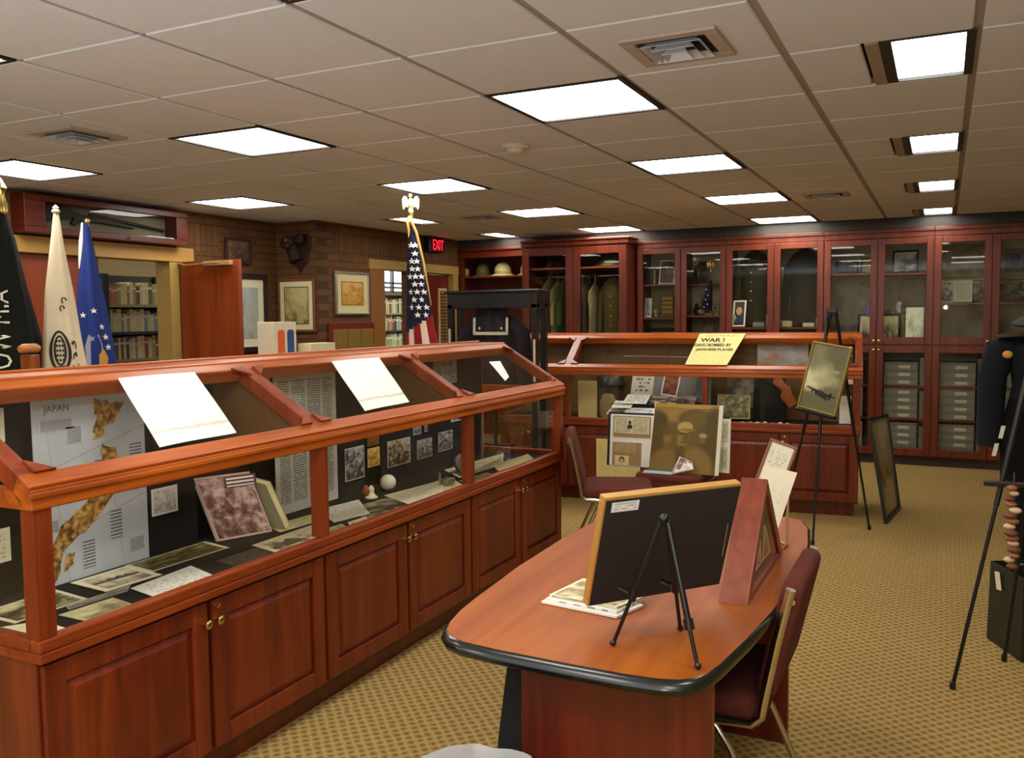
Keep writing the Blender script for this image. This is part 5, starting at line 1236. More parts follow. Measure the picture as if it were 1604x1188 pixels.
# army flag
ar = thing('army_flag', 'white flag with a dark seal, furled on a pole behind the long case', 'flag', (-5.0, 3.71, 0))
flag_pole(ar, -5.0, 3.71, 2.19)
Sa = drape([(2.185, -5.0, 3.712, .012, .018), (2.0, -5.0, 3.708, .03, .04), (1.7, -5.0, 3.705, .06, .085), (1.4, -5.0, 3.71, .09, .112), (1.2, -5.0, 3.72, .105, .135), (.6, -5.0, 3.73, .12, .16)], pleat=.09, seed=1)
FLAG_W = fabric((238, 224, 194), (222, 204, 170), 120)
flag_cloth(ar, Sa, lambda t, a: FLAG_W)
b = MB(); a0 = CAMA(-5.0, 3.71) + .06; Hh = 1.585
def ring_pts(rx, ry, n=24): return [(rx * math.cos(2 * math.pi * k / n), ry * math.sin(2 * math.pi * k / n)) for k in range(n)]
tz = lambda z, rs=((2.185, 0), (2.0, .2), (1.7, .4), (1.4, .6), (1.2, .8), (.6, 1.0)): next((t0 + (z0 - z) / (z0 - z1) * (t1 - t0) for (z0, t0), (z1, t1) in zip(rs, rs[1:]) if z1 <= z <= z0), 1.0)
def zs(Sf, rs, z, a, off): return Sf(tz(z, rs), a, off)
RA = ((2.185, 0), (2.0, .2), (1.7, .4), (1.4, .6), (1.2, .8), (.6, 1.0))
def seal(b, Sf, rs, zc, ac, pts, rw, ctr, off=.005):
    P = [Sf(tz(zc + y, rs), ac + x / rw, off) for x, y in pts]; patch(b, P, ctr)
def band(b, Sf, rs, zc, ac, rx, ry, wd, rw, ctr, off=.006, a_0=0, a_1=2 * math.pi, n=20):
    for k in range(n):
        p, q = a_0 + (a_1 - a_0) * k / n, a_0 + (a_1 - a_0) * (k + 1) / n
        seal(b, Sf, rs, zc, ac, [(rx * math.cos(p), ry * math.sin(p)), (rx * math.cos(q), ry * math.sin(q)), ((rx - wd) * math.cos(q), (ry - wd) * math.sin(q)), ((rx - wd) * math.cos(p), (ry - wd) * math.sin(p))], rw, ctr, off)
cA = (-5.0, 3.71)
band(b, Sa, RA, 1.325, a0 - .1, .058, .13, .014, .11, cA); band(b, Sa, RA, 1.33, a0 - .1, .036, .095, .012, .11, cA)
for zz in (1.27, 1.30, 1.33, 1.36, 1.39):
    for xx in (-.016, .0, .016): seal(b, Sa, RA, zz, a0 - .1 + xx / .11, ring_pts(.006, .009, 8), .11, cA)
b.build('seal', plain((40, 36, 34), .8), ar); b = MB()
band(b, Sa, RA, 1.30, a0 + .62, .03, .09, .014, .11, cA, a_0=.5, a_1=2.2); seal(b, Sa, RA, 1.29, a0 + .62, [(-.02, -.02), (.02, .0), (.015, .03), (-.01, .02)], .11, cA)
for zz, aa in ((1.22, -.15), (1.215, .25), (1.225, .6)): seal(b, Sa, RA, zz, a0 + aa, [(-.03, -.015), (.02, .0), (.03, .018), (-.02, .01)], .11, cA)
for zz, aa in ((1.64, .35), (1.59, .2)): band(b, Sa, RA, zz, a0 + aa, .012, .022, .006, .07, cA, n=10, a_1=4.2)
b.build('lettering', plain((40, 36, 34), .8), ar)
MB().lathe([(.010, 2.185), (.022, 2.19), (.026, 2.2), (.012, 2.215), (.02, 2.22), (.001, 2.24)], (-5.0, 3.71, 0), 14).build('finial', plain((240, 230, 200), .3, .4), ar, smooth=True)
# air force flag
FX, FY = -5.24, 4.118
af = thing('air_force_flag', 'blue flag with white stars and gold crest, furled right of the white flag', 'flag', (FX, FY, 0))
flag_pole(af, FX, FY, 2.20)
RF = ((2.175, 0), (2.0, .2), (1.7, .4), (1.4, .6), (1.2, .8), (.6, 1.0))
Sb = drape([(2.175, FX, FY + (3.92 - 3.93), .012, .02), (2.0, FX, FY + (3.925 - 3.93), .03, .045), (1.7, FX, FY + (3.93 - 3.93), .06, .085), (1.4, FX, FY + (3.945 - 3.93), .085, .115), (1.2, FX, FY + (3.955 - 3.93), .095, .125), (.6, FX, FY + (3.96 - 3.93), .11, .15)], pleat=.1, seed=2.5)
FB = fabric((46, 66, 138), (30, 42, 100), 120)
flag_cloth(af, Sb, lambda t, a: FB)
cF = (FX, FY + .01); a1 = CAMA(FX, FY)
b = MB()
for zz, aa in ((1.58, .28), (1.55, -.5), (1.47, .75), (1.40, .95), (1.33, 1.05)):
    b = MB(); seal(b, Sb, RF, zz, a1 + aa, star_pts(.022), .09, cF); b.build('star', plain((236, 232, 220), .7), af)
b = MB(); seal(b, Sb, RF, 1.30, a1 + .1, [(-.05, -.16), (.045, -.16), (.05, .05), (.03, .12), (.0, .10), (-.03, .12), (-.055, .04)], .10, cF); b.build('shield', plain((160, 166, 178), .7), af)
b = MB(); seal(b, Sb, RF, 1.26, a1 + .45, [(-.02, -.1), (.03, -.1), (.045, .0), (.02, .06), (-.015, .02)], .10, cF, .008); b.build('crest', plain((206, 150, 56), .7), af)
b = MB(); b.tube([Sb(t, a1 - .9, .006) for t in (.0, .07, .14, .2, .24, .29)], [.006, .009, .014, .012, .010, .003], 8); b.build('fringe', plain((240, 236, 226), .6), af, smooth=True)
MB().lathe([(.008, 2.175), (.02, 2.18), (.02, 2.2), (.001, 2.21)], (FX, FY, 0), 12).build('finial', BRASS, af, smooth=True)
# black memorial flag at the left edge
pw = thing('memorial_flag', 'black flag with white letters at the left edge of the picture', 'flag', (-5.0, 3.36, 0))
flag_pole(pw, -5.0, 3.36, 2.2)
RP = ((2.14, 0), (2.0, .2), (1.7, .4), (1.4, .6), (1.2, .8), (.6, 1.0))
Sp = drape([(2.14, -5.0, 3.36, .02, .03), (2.0, -5.0, 3.365, .05, .06), (1.7, -5.0, 3.375, .09, .1), (1.4, -5.0, 3.39, .12, .15), (1.2, -5.0, 3.385, .12, .14), (.6, -5.0, 3.38, .13, .15)], pleat=.12, seed=.4)
FK = fabric((28, 30, 26), (14, 15, 13), 120)
flag_cloth(pw, Sp, lambda t, a: FK)
def text_on(Sf, rs, body, zc, ac, length, hgt, rw, mat, parent, name, rot=True):
    cu = bpy.data.curves.new(name, 'FONT'); cu.body = body; cu.resolution_u = 2; cu.align_x = 'CENTER'
    tt = bpy.data.objects.new(name, cu); C.objects.link(tt)
    me = bpy.data.meshes.new_from_object(tt.evaluated_get(bpy.context.evaluated_depsgraph_get())); bpy.data.objects.remove(tt)
    xs = [v.co.x for v in me.vertices]; ys = [v.co.y for v in me.vertices]
    w = max(xs) - min(xs); h = max(ys) - min(ys); cx = (max(xs) + min(xs)) / 2; cy = (max(ys) + min(ys)) / 2
    bb = MB(); V = []
    for v in me.vertices:
        u_, q_ = (v.co.x - cx) / w * length, (v.co.y - cy) / h * hgt
        x, y = (-q_, u_) if rot else (u_, q_)
        V.append(Sf(tz(zc + y, rs), ac + x / rw, .007))
    bb.add(V, [tuple(p.vertices) for p in me.polygons]); bpy.data.meshes.remove(me)
    return bb.build(name, mat, parent)
text_on(Sp, RP, 'POW MIA', 1.44, CAMA(-5.0, 3.36) - .42, .52, .10, .12, plain((226, 222, 200), .7), pw, 'letters')
MB().lathe([(.012, 2.14), (.03, 2.16), (.03, 2.2), (.015, 2.26), (.03, 2.3), (.001, 2.36)], (-5.0, 3.36, 0), 14).build('finial', BRASS, pw, smooth=True)
# national flag with eagle
us = thing('national_flag', 'United States flag furled on a pole topped by a gilt eagle', 'flag', (-3.46, 5.4, 0))
flag_pole(us, -3.46, 5.4, 2.28)
RU = ((2.19, 0), (2.1, .15), (1.9, .3), (1.6, .5), (1.32, .7), (1.0, .85), (.65, 1.0))
Su = drape([(2.19, -3.45, 5.4, .012, .012), (2.12, -3.45, 5.4, .024, .024), (2.0, -3.445, 5.405, .045, .045), (1.8, -3.435, 5.41, .065, .06), (1.6, -3.42, 5.42, .085, .075), (1.46, -3.41, 5.425, .098, .085), (1.3, -3.395, 5.43, .118, .1), (1.0, -3.38, 5.44, .13, .12), (.65, -3.38, 5.44, .14, .12)], pleat=.1, seed=.9)
UZ = [2.19, 2.12, 2.0, 1.8, 1.6, 1.46, 1.3, 1.0, .65]
RU = tuple((z, k / 8) for k, z in enumerate(UZ))
BLUE = fabric((32, 36, 62), (22, 26, 46), 120); RED = fabric((150, 36, 38), (110, 24, 26), 120); WH = fabric((230, 212, 190), (206, 186, 162), 120)
ca = CAMA(-3.42, 5.42)
def uscol(t, a):
    z = Su(t, a).z; d = (a - ca + math.pi) % (2 * math.pi) - math.pi
    if z > 1.475 + .05 * d: return BLUE
    return WH if int(math.floor((d + 10) / .55)) % 2 == 0 else RED
flag_cloth(us, Su, uscol, 120, 60)
b = MB(); cU = (-3.42, 5.42)
for r, (z, n_) in enumerate(((1.53, 2), (1.585, 3), (1.64, 2), (1.695, 3), (1.75, 2), (1.805, 3), (1.86, 2), (1.915, 2), (1.97, 1), (2.03, 2))):
    rx = .1 - (z - 1.4) * .11
    for k in range(n_):
        b = MB(); seal(b, Su, RU, z, ca + (k - (n_ - 1) / 2) * .68 + (.15 if r % 4 == 0 else -.05), star_pts(.023), rx, cU, .006); b.build('star', plain((240, 234, 220), .7), us)
b = MB(); b.tube([(-3.46, 5.39, 2.24), (-3.44, 5.37, 2.2), Su(.12, ca + .9, .01), Su(.3, ca + 1.2, .012), Su(.5, ca + 1.25, .012)], [.006, .012, .011, .009, .003], 8)
b.tube([(-3.47, 5.39, 2.24), (-3.475, 5.37, 2.21), Su(.1, ca - .9, .01), Su(.16, ca - .9, .01)], [.006, .01, .009, .003], 8); b.build('gold_fringe', plain((206, 166, 84), .6), us, smooth=True)
eg = MB(); ex_, ey_, ez_ = -3.46, 5.4, 2.29
eg.ball((ex_, ey_, ez_ - .02), .018, 10); eg.ball((ex_, ey_, ez_ + .045), .022, 10, (.9, .8, 1.7)); eg.ball((ex_, ey_ - .004, ez_ + .098), .013, 8)
wr = Vector((math.cos(ca + math.pi / 2), math.sin(ca + math.pi / 2), 0))
for s in (-1, 1):
    Mw = Matrix.Translation((ex_, ey_, ez_ + .05)) @ frame_axes((0, 0, 0), wr, (0, 0, 1))
    eg.prism([(s * .01, .0), (s * .03, .04), (s * .048, .045), (s * .062, .02), (s * .06, -.03), (s * .052, -.055), (s * .035, -.03), (s * .02, -.04)][::s], Mw @ Matrix.Translation((0, 0, .006)), .012)
eg.prism([(-.018, -.05), (.018, -.05), (.01, -.01), (-.01, -.01)], Matrix.Translation((ex_, ey_, ez_ + .04)) @ frame_axes((0, 0, 0), wr, (0, 0, 1)), .01)
eg.build('eagle_finial', plain((238, 226, 180), .3, .5), us, smooth=True)

# ------------------------------------------------------------------ tall black glass case with the sailor jumper
def tower():
    x0, x1, y0, y1, zt = -3.495, -2.722, 5.95, 6.15, 1.715
    th = thing('tower_case', 'tall black glass case holding a sailor jumper behind the long display case', 'display case', ((x0 + x1) / 2, (y0 + y1) / 2, 0))
    BK = plain((16, 15, 14), .3)
    MB().box(x0, x1, y0, y1, zt - .14, zt - .02).box(x0 - .012, x1 + .012, y0 - .012, y1 + .012, zt - .02, zt).build('top_cap', BK, th, bevel=.004)
    MB().box(x0, x1, y0, y1, 0, .5).build('base', BK, th, bevel=.004)
    for x in (x0, x1 - .045):
        for y in (y0, y1 - .045): MB().box(x, x + .045, y, y + .045, .5, zt - .11).build('post', BK, th)
    MB().card((x0 + .045, y0 + .02, .5), (x1 - .045, y0 + .02, .5), (x1 - .045, y0 + .02, zt - .11), (x0 + .045, y0 + .02, zt - .11), .004).build('glass_pane', GLASS, th)
    MB().card((x1 - .02, y0 + .045, .5), (x1 - .02, y1 - .045, .5), (x1 - .02, y1 - .045, zt - .11), (x1 - .02, y0 + .045, zt - .11), .004).build('glass_pane', GLASS, th)
    MB().card((x0 + .02, y1 - .045, .5), (x0 + .02, y0 + .045, .5), (x0 + .02, y0 + .045, zt - .11), (x0 + .02, y1 - .045, zt - .11), .004).build('glass_pane', GLASS, th)
    MB().card((x1 - .045, y1 - .02, .5), (x0 + .045, y1 - .02, .5), (x0 + .045, y1 - .02, zt - .11), (x1 - .045, y1 - .02, zt - .11), .004).build('glass_pane', GLASS, th)
    for x, z0, z1 in ((x0 + .012, 1.30, 1.42), (x1 - .03, 1.02, 1.34)):
        MB().card((x, y0 - .002, z0), (x + .018, y0 - .002, z0), (x + .018, y0 - .002, z1), (x, y0 - .002, z1), .002).build('highlight_strip', plain((206, 190, 160), .3, .3), th)  # highlights painted as pale strips on the black front posts
tower()
sj = thing('sailor_jumper', 'navy sailor jumper with a white-edged square collar inside the tall black case', 'uniform', (-3.13, 6.055, .502))
SN = fabric((30, 30, 34), (16, 16, 20))
coat(sj, -3.13, 6.055, .85, 1.56, .22, .06, SN, True)
MB().tube([(-3.13, 6.055, .90), (-3.13, 6.055, .52)], .015).box(-3.25, -2.99, 6.0, 6.1, .502, .52).build('stand', BLACK, sj)
cp = [(-.16, .0), (.16, .0), (.14, .22), (.04, .24), (-.04, .24), (-.14, .22)]
Mc = frame_axes((-3.13, 5.985, 1.365), (1, 0, 0), (0, .06, 1))
MB().prism(cp, Mc, .006).build('collar', SN, sj)
b = MB(); Mt = Mc @ Matrix.Translation((0, 0, .003))
for (x0, x1, y0, y1) in ((-.15, .15, .006, .03), (-.152, -.132, .006, .14), (.132, .152, .006, .14)): b.box(x0, x1, y0, y1, 0, .003, None, Mt)
b.build('collar_stripe', plain((176, 166, 146), .8), sj)
b = MB()
for x in (-.095, .095): b.prism(star_pts(.012), Mt @ Matrix.Translation((x, .058, .004)), .003)
b.build('collar_stars', plain((220, 216, 210), .7), sj)

# ------------------------------------------------------------------ things on the left walls
rc = thing('rifle_case', 'long shallow wall case with a rifle above the double doors', 'display case', (XA + .08, 4.72, 2.13))
x0, x1, y0, y1, z0, z1 = XA + .005, XA + .15, 3.99, 5.45, 2.13, 2.40
b = MB()
for (a, c, d, e) in ((y0, y1, z0, z0 + .045), (y0, y1, z1 - .045, z1), (y0, y0 + .16, z0 + .045, z1 - .045), (y1 - .12, y1, z0 + .045, z1 - .045)): b.box(x0, x1, a, c, d, e)
b.build('frame', wood('rifle_case_wood', (56, 16, 6), (84, 26, 10), (110, 40, 16), .4, 1), rc, bevel=.004)
MB().box(x0, x0 + .01, y0 + .16, y1 - .12, z0 + .045, z1 - .045).build('back_board', plain((120, 112, 94), .9), rc)
MB().card((x1 - .02, y0 + .16, z0 + .045), (x1 - .02, y1 - .12, z0 + .045), (x1 - .02, y1 - .12, z1 - .045), (x1 - .02, y0 + .16, z1 - .045), .004).build('glass_pane', GLASS_C, rc)
MB().lathe([(.006, 0), (.011, .01), (.001, .018)], (0, 0, 0), 10, None, frame_axes((x1, 4.85, z0 + .022), (0, 1, 0), (0, 0, 1))).build('knob', BRASS, rc, smooth=True)
rf = thing('rifle', 'dark rifle mounted slanting inside the wall case above the doors', 'rifle', (XA + .05, 4.78, 2.2))
Mr = frame_axes((XA + .045, 4.72, 2.268), (0, 1, -.075), (0, 0, 1)) @ Matrix.Diagonal((1.25, 1.25, 1, 1))
MB().prism([(-.40, .035), (-.38, .06), (-.27, .045), (-.16, .02), (-.02, .022), (.22, .012), (.22, -.008), (-.02, -.012), (-.14, -.022), (-.20, -.055), (-.23, -.05), (-.21, -.01), (-.27, -.03), (-.40, -.06)], Mr, .03).build('stock', plain((24, 18, 12), .6), rf, bevel=.006)
b = MB().tube([Mr @ Vector((-.1, .028, -.014)), Mr @ Vector((.46, .018, -.014))], .013, 10); b.build('barrel', plain((30, 28, 26), .4, .5), rf, smooth=True)
framed('wall_plaque', 'small dark framed plaque high on the brick wall over the open door', 'picture', (XA + .03, 6.0, 2.02), (0, 1, 0), (0, 0, 1), .33, .235, .03, plain((44, 24, 14), .5), photo(101, ((50, 34, 20), (80, 56, 34), (104, 76, 46), (130, 100, 62)), 3, 0), .02)
framed('framed_print', 'tall black-framed print with a white mount beside the open door', 'picture', (XA + .04, 6.02, 1.20), (0, 1, 0), (0, 0, 1), .50, .73, .05, plain((30, 22, 16), .4), photo(102, ((150, 150, 120), (170, 176, 160), (176, 186, 184), (190, 196, 196)), 2.5, 0), .03, .075, plain((232, 226, 196), .7))
framed('framed_print', 'brown-framed pale landscape print on the jog of the brick wall', 'picture', (-5.82, 6.665, 1.38), (1, 0, 0), (0, 0, 1), .445, .51, .024, plain((124, 78, 38), .4), photo(103, ((120, 110, 62), (176, 164, 106), (196, 184, 128), (206, 194, 140)), 3, .03, (110, 100, 70)), .025, .05, plain((230, 222, 176), .7))
framed('framed_print', 'silver-framed golden print beside the library doorway', 'picture', (XB + .035, 6.93, 1.54), (0, 1, 0), (0, 0, 1), .56, .43, .022, SILVER, photo(104, ((150, 96, 36), (190, 140, 60), (210, 160, 80), (220, 180, 110)), 3, .03, (120, 90, 40)), .03, .075, plain((214, 204, 150), .7))
mp = thing('memorial_plaque', 'burgundy board with three gold name panels under the silver-framed print', 'plaque', (XB + .02, 7.18, 1.0))
MB().box(XB + .004, XB + .03, 6.82, 7.56, 1.0, 1.465).build('board', plain((110, 34, 22), .4), mp, bevel=.005)
for k in range(3):
    y = 6.875 + k * .225
    MB().card((XB + .034, y, 1.03), (XB + .034, y + .215, 1.03), (XB + .034, y + .215, 1.40), (XB + .034, y, 1.40), .004).build('name_panel', page((136, 108, 44), (100, 78, 30), 2, 26, .06, .5, 41 + k, 6, .5), mp)
sh = thing('trophy_shield', 'dark carved animal head on a wooden shield, high on the jog of the brick wall', 'wall trophy', (-5.585, 6.66, 1.94))
Ms = frame_axes((-5.585, 6.685, 2.15), (1, 0, 0), (0, 0, 1)); DK = wood('shield_wood', (34, 18, 12), (52, 28, 18), (70, 40, 26), .5, 2)
MB().prism([(-.10, .05), (-.13, .0), (-.07, -.06), (-.06, -.12), (.0, -.165), (.04, -.21), (.06, -.165), (.13, -.1), (.13, -.03), (.17, .04), (.17, .14), (.12, .17), (.06, .16), (.0, .17), (-.06, .12)], Ms, .025).build('shield', DK, sh, bevel=.006)
MB().ball((-5.62, 6.62, 2.24), .06, 12, (1, .8, 1)).ball((-5.60, 6.57, 2.20), .035, 10, (1, 1, .8)).ball((-5.70, 6.64, 2.235), .055, 10, (.7, .5, 1)).ball((-5.51, 6.63, 2.27), .06, 10, (1, .5, .9)).tube([(-5.62, 6.66, 2.2), (-5.57, 6.66, 2.06)], [.06, .07], 12).build('carved_head', plain((46, 28, 20), .7), sh, smooth=True)
MB().ball((-5.615, 6.565, 2.255), .022, 8, (1, .5, 1)).build('eye_patch', plain((112, 88, 64), .6), sh, smooth=True)
# cabinet behind the long case with the ribbon box on it
lc = thing('low_cabinet', 'low wooden cabinet behind the long case carrying the ribbon box', 'cabinet', (-5.02, 5.6, 0))
MB().box(-5.25, -4.75, 5.35, 6.25, .05, 1.18).build('carcass', CAB, lc, bevel=.004); MB().box(-5.27, -4.73, 5.33, 6.27, 1.18, 1.21).build('top', CAB, lc, bevel=.004); MB().box(-5.22, -4.78, 5.38, 6.22, 0, .05).build('plinth', MATTE, lc)
rb = thing('ribbon_box', 'cream box with an orange and a blue ribbon panel, standing behind the long case', 'box', (-4.98, 5.70, 1.21))
MB().box(-5.08, -4.90, 5.56, 5.83, 1.211, 1.485).build('carton', plain((226, 216, 186), .7), rb, bevel=.003)
for k, c_ in enumerate(((226, 96, 44), (30, 78, 132))):
    y = 5.60 + k * .115
    Mb = frame_axes((-4.898, y, 1.23), (0, 1, 0), (0, 0, 1))
    MB().prism([(0, 0), (.085, 0), (.085, .17), (.07, .19), (.015, .19), (0, .17)], Mb, .003).build('ribbon', plain(c_, .6), rb, label=('orange ribbon panel', 'blue ribbon panel')[k])
tag(MB().box(-4.92, -4.78, 5.87, 6.20, 1.211, 1.30).build('carton', plain((222, 208, 158), .7), bevel=.003), 'small cream carton lying right of the ribbon box', 'box')
# wooden armrest / lectern seen at the left edge behind the long case
pd = thing('wooden_stand', 'tan wooden stand with a scrolled top between the black and white flags', 'stand', (-4.55, 3.17, 0))
MB().box(-4.60, -4.50, 3.15, 3.20, .04, 1.33).build('upright', wood('stand_wood', (100, 44, 18), (136, 70, 30), (160, 92, 44), .4), pd, bevel=.006)
MB().tube([(-4.55, 3.115, 1.36), (-4.55, 3.135, 1.365), (-4.55, 3.21, 1.365), (-4.55, 3.23, 1.36)], [.018, .026, .026, .018], 14).build('scroll', plain((190, 124, 62), .4), pd, smooth=True)
MB().box(-4.68, -4.42, 3.06, 3.22, 0, .04).build('foot', DK, pd, bevel=.006)

# ------------------------------------------------------------------ library shelves and books
BC = (((206, 200, 140), 'cream'), ((150, 156, 92), 'olive'), ((96, 104, 66), 'dark green'), ((120, 66, 40), 'brown'), ((186, 196, 150), 'pale green'), ((130, 144, 150), 'grey-blue'), ((70, 60, 44), 'dark brown'), ((214, 206, 176), 'ivory'), ((170, 120, 84), 'tan'), ((150, 60, 44), 'red'))
BMAT = [plain(c, .6) for c, _ in BC]
def make_book(ci):
    bk = thing('book', '', 'book')
    b = MB(); b.box(0, .004, -.5, .5, 0, 1); b.box(-.18, 0, -.5, -.42, 0, 1); b.box(-.18, 0, .42, .5, 0, 1)
    b.build('cover', BMAT[ci], bk); MB().box(-.175, 0, -.42, .42, .01, .985).build('pages', PAPER, bk)
    MB().box(.004, .0055, -.5, .5, .68, .78).build('spine_label', plain((222, 216, 190), .7), bk)
    return bk
protos = {}
def put_book(ci, x, y, z, w, h, label, group):
    if ci not in protos: o = make_book(ci); protos[ci] = o
    else: o = dup(protos[ci])
    o.location = (x, y, z); o.scale = (1, w, h); o['label'] = label; o['group'] = group
def bookcase(label, x, y0, y1, levels, where, seed, hts=(.18, .235), top=1.98):
    th = thing('bookcase', label, 'bookcase', (x - .12, (y0 + y1) / 2, 0)); DM = plain((30, 32, 22), .6)
    for ya in (y0 - .03, y1): MB().box(x - .26, x + .02, ya, ya + .03, 0, top).build('upright', DM, th)
    MB().box(x - .275, x - .26, y0 - .03, y1 + .03, 0, top).build('back_board', plain((22, 22, 16), .8), th)
    rnd = random.Random(seed)
    for s, z in enumerate(levels):
        MB().box(x - .26, x + .01, y0, y1, z - .03, z).box(x + .01, x + .02, y0, y1, z - .03, z).build('shelf', plain((150, 148, 96), .5) if s % 2 == 0 else DM, th)
        y = y0 + .01; k = 0; last = None
        while y < y1 - .05 and k < 22:
            w = rnd.uniform(.026, .052); h = rnd.uniform(*hts); k += 1
            if rnd.random() < .6 and last is not None and s == 2 and k > 9: ci = 1
            else: ci = rnd.choice((0, 0, 0, 1, 1, 2, 3, 4, 4, 4, 5, 6, 7, 7, 7, 8, 9))
            last = ci
            put_book(ci, x - .01, y + w / 2, z + .0005, w * .96, h, '%s book, %s from the left on the %s shelf %s' % (BC[ci][1], ordn(k), ordn(s + 1), where), 'library books %s' % where)
            y += w
LV = (1.672, 1.39, 1.11, .83)
bookcase('library bookcase seen right of centre through the double doorway', -7.55, 6.14, 6.93, LV, 'through the double doors', 3)
bookcase('library bookcase seen left through the double doorway, behind the blue flag', -7.55, 5.50, 6.08, tuple(z - .02 for z in LV), 'behind the blue flag', 4)
bookcase('library bookcase seen through the narrow doorway under the window', -8.6, 12.25, 13.35, (1.58, 1.28, .97), 'below the library window', 5, (.2, .26), 1.9)
# ------------------------------------------------------------------ contents of the back cabinets
YI = YF + .30
def stand_up(name, label, cat, x0, x1, z0, z1, mat, y=YI, lean=.03, t=.006, group='exhibits in the back cabinets', skew=0.0):
    return sheet(name, label, cat, [(x0, y - lean, z0), (x1, y - lean, z0), (x1 + skew, y + lean, z1), (x0 + skew, y + lean, z1)], mat, t, group)
def stand_frame(name, label, x0, x1, z0, z1, fm, pic, fw=.02, y=YI, lean=.04):
    h = math.hypot(z1 - z0, lean * 2)
    return framed(name, label, 'picture', Vector((x0, y - lean, z0 + .002)), (1, 0, 0), (0, lean * 2, z1 - z0), x1 - x0, h, fw, fm, pic, .016)
# first pair of doors
stand_frame('framed_portrait', 'white-framed portrait on the upper shelf left of the gold eagle', -2.92, -2.73, 1.852, 2.13, WHITE, photo(201, ((52, 46, 24), (100, 84, 50), (150, 116, 74), (176, 156, 110)), 2.2, .04, (60, 50, 28)), .018)
for k, (x0, x1, z1, c_) in enumerate(((-3.0, -2.965, 2.05, (60, 62, 38)), (-2.96, -2.935, 2.02, (140, 136, 104)), (-3.045, -3.005, 2.0, (46, 48, 34)))):
    tag(MB().box(x0, x1, YI - .1, YI + .08, 1.8505, z1).build('binder', plain(c_, .6)), ('dark olive binder left of the white-framed portrait', 'grey binder touching the white-framed portrait', 'dark green binder at the left end of the upper shelf')[k], 'binder', 'binders on the upper cabinet shelf')
stand_up('printed_card', 'white card with a small dark picture on the lower shelf at left', 'card', -3.045, -2.965, 1.482, 1.70, photo(202, ((70, 76, 84), (206, 206, 200), (228, 226, 220), (232, 230, 224)), 2.2, .1), YF + .16, .02)
pl = thing('award_plaque', 'gold lettered plaque on the lower shelf beside the white card', 'plaque', (-2.82, YI, 1.482))
MB().box(-2.90, -2.75, YI, YI + .02, 1.482, 1.74).build('board', plain((96, 78, 28), .5), pl, bevel=.004)
for k in range(4): MB().box(-2.885, -2.765, YI - .004, YI, 1.53 + k * .05, 1.56 + k * .05).build('brass_strip', plain((160, 128, 52), .35, .4), pl)
tag(MB().lathe([(.02, 0), (.03, .01), (.02, .03), (.035, .06), (.02, .09), (.001, .1)], (-2.95, YI - .04, 1.482), 14).build('ornament', plain((176, 176, 130), .5), smooth=True), 'small pale ornament between the white card and the plaque', 'ornament')
stand_up('booklet', 'row of pale booklets standing on the cabinet floor at left', 'booklet', -3.03, -2.72, 1.2, 1.32, page((150, 144, 120), (70, 64, 48), 8, 3, .02, .5, 51, 2, .5), YI, .01, .05)
tag(MB().box(-3.03, -2.72, YI - .06, YI + .1, 1.335, 1.36).build('storage_box', MATTE), 'flat black box above the pale booklets', 'box')
YT = YF + .13
tr = thing('eagle_trophy', 'gold eagle-topped staff standing in the second door of the first cabinet', 'trophy', (-2.29, YT, 1.502))
b = MB().ball((-2.29, YT, 2.05), .028, 10, (.8, .8, 1.5)).ball((-2.285, YT, 1.985), .024, 10).ball((-2.29, YT - .01, 2.10), .013, 8)
for s in (-1, 1): b.ball((-2.29 + s * .03, YT, 2.05), .022, 8, (.7, .5, 1.8))
b.build('eagle', plain((222, 190, 110), .25, .7), tr, smooth=True)
MB().tube([(-2.29, YT, 1.97), (-2.30, YT, 1.53)], .008, 8).build('staff', plain((110, 70, 34), .4), tr, smooth=True)
MB().lathe([(.07, 1.502), (.07, 1.515), (.02, 1.53), (.001, 1.531)], (-2.30, YT, 0), 16).build('base', GOLD, tr, smooth=True)
b = MB(); b.loft([(1.88, -2.29, YT - .01, .015, .012), (1.8, -2.30, YT - .02, .035, .025), (1.66, -2.32, YT - .02, .05, .03), (1.56, -2.33, YT - .02, .055, .032)], 20, None, True, .12, 1); b.build('blue_banner', BLUE, tr, smooth=True)
b = MB()
for k, (dx, z) in enumerate(((-.01, 1.78), (.01, 1.72), (-.012, 1.67), (.012, 1.62), (-.02, 1.59))): b.prism(star_pts(.011), frame_axes((-2.31 + dx - .004 * k, YT - .062, z), (1, 0, 0), (0, 0, 1)), .002)
b.build('stars', WHITE, tr)
stand_frame('framed_snapshot', 'small silver-framed snapshot at the foot of the gold eagle staff', -2.31, -2.205, 1.502, 1.62, SILVER, photo(203, ((60, 60, 40), (110, 108, 80), (160, 156, 120), (200, 196, 160)), 3, .04), .012, YF + .14)
for k, (x, h) in enumerate(((-2.535, .30), (-2.43, .26))):
    tag(MB().lathe([(.016, 0), (.018, .01), (.007, .03), (.007, h), (.001, h + .02)], (x, YI, 1.502), 12).build('candlestick', plain((150, 140, 110), .4), smooth=True), ('pale slim candlestick at the left of the second door', 'pale slim candlestick beside the brown figurine')[k], 'candlestick', 'candlesticks in the first cabinet')
fgb = thing('figurine', 'dark bird-like figurine low in the second door of the first cabinet', 'figurine', (-2.44, YI - .06, 1.502))
MB().ball((-2.46, YI - .06, 1.55), .05, 12, (1, .7, .9)).ball((-2.47, YI - .07, 1.61), .022, 8).build('body', plain((40, 28, 20), .5), fgb, smooth=True); MB().ball((-2.41, YI - .08, 1.54), .035, 10, (1.3, .7, .9)).build('breast', plain((190, 150, 92), .5), fgb, smooth=True)
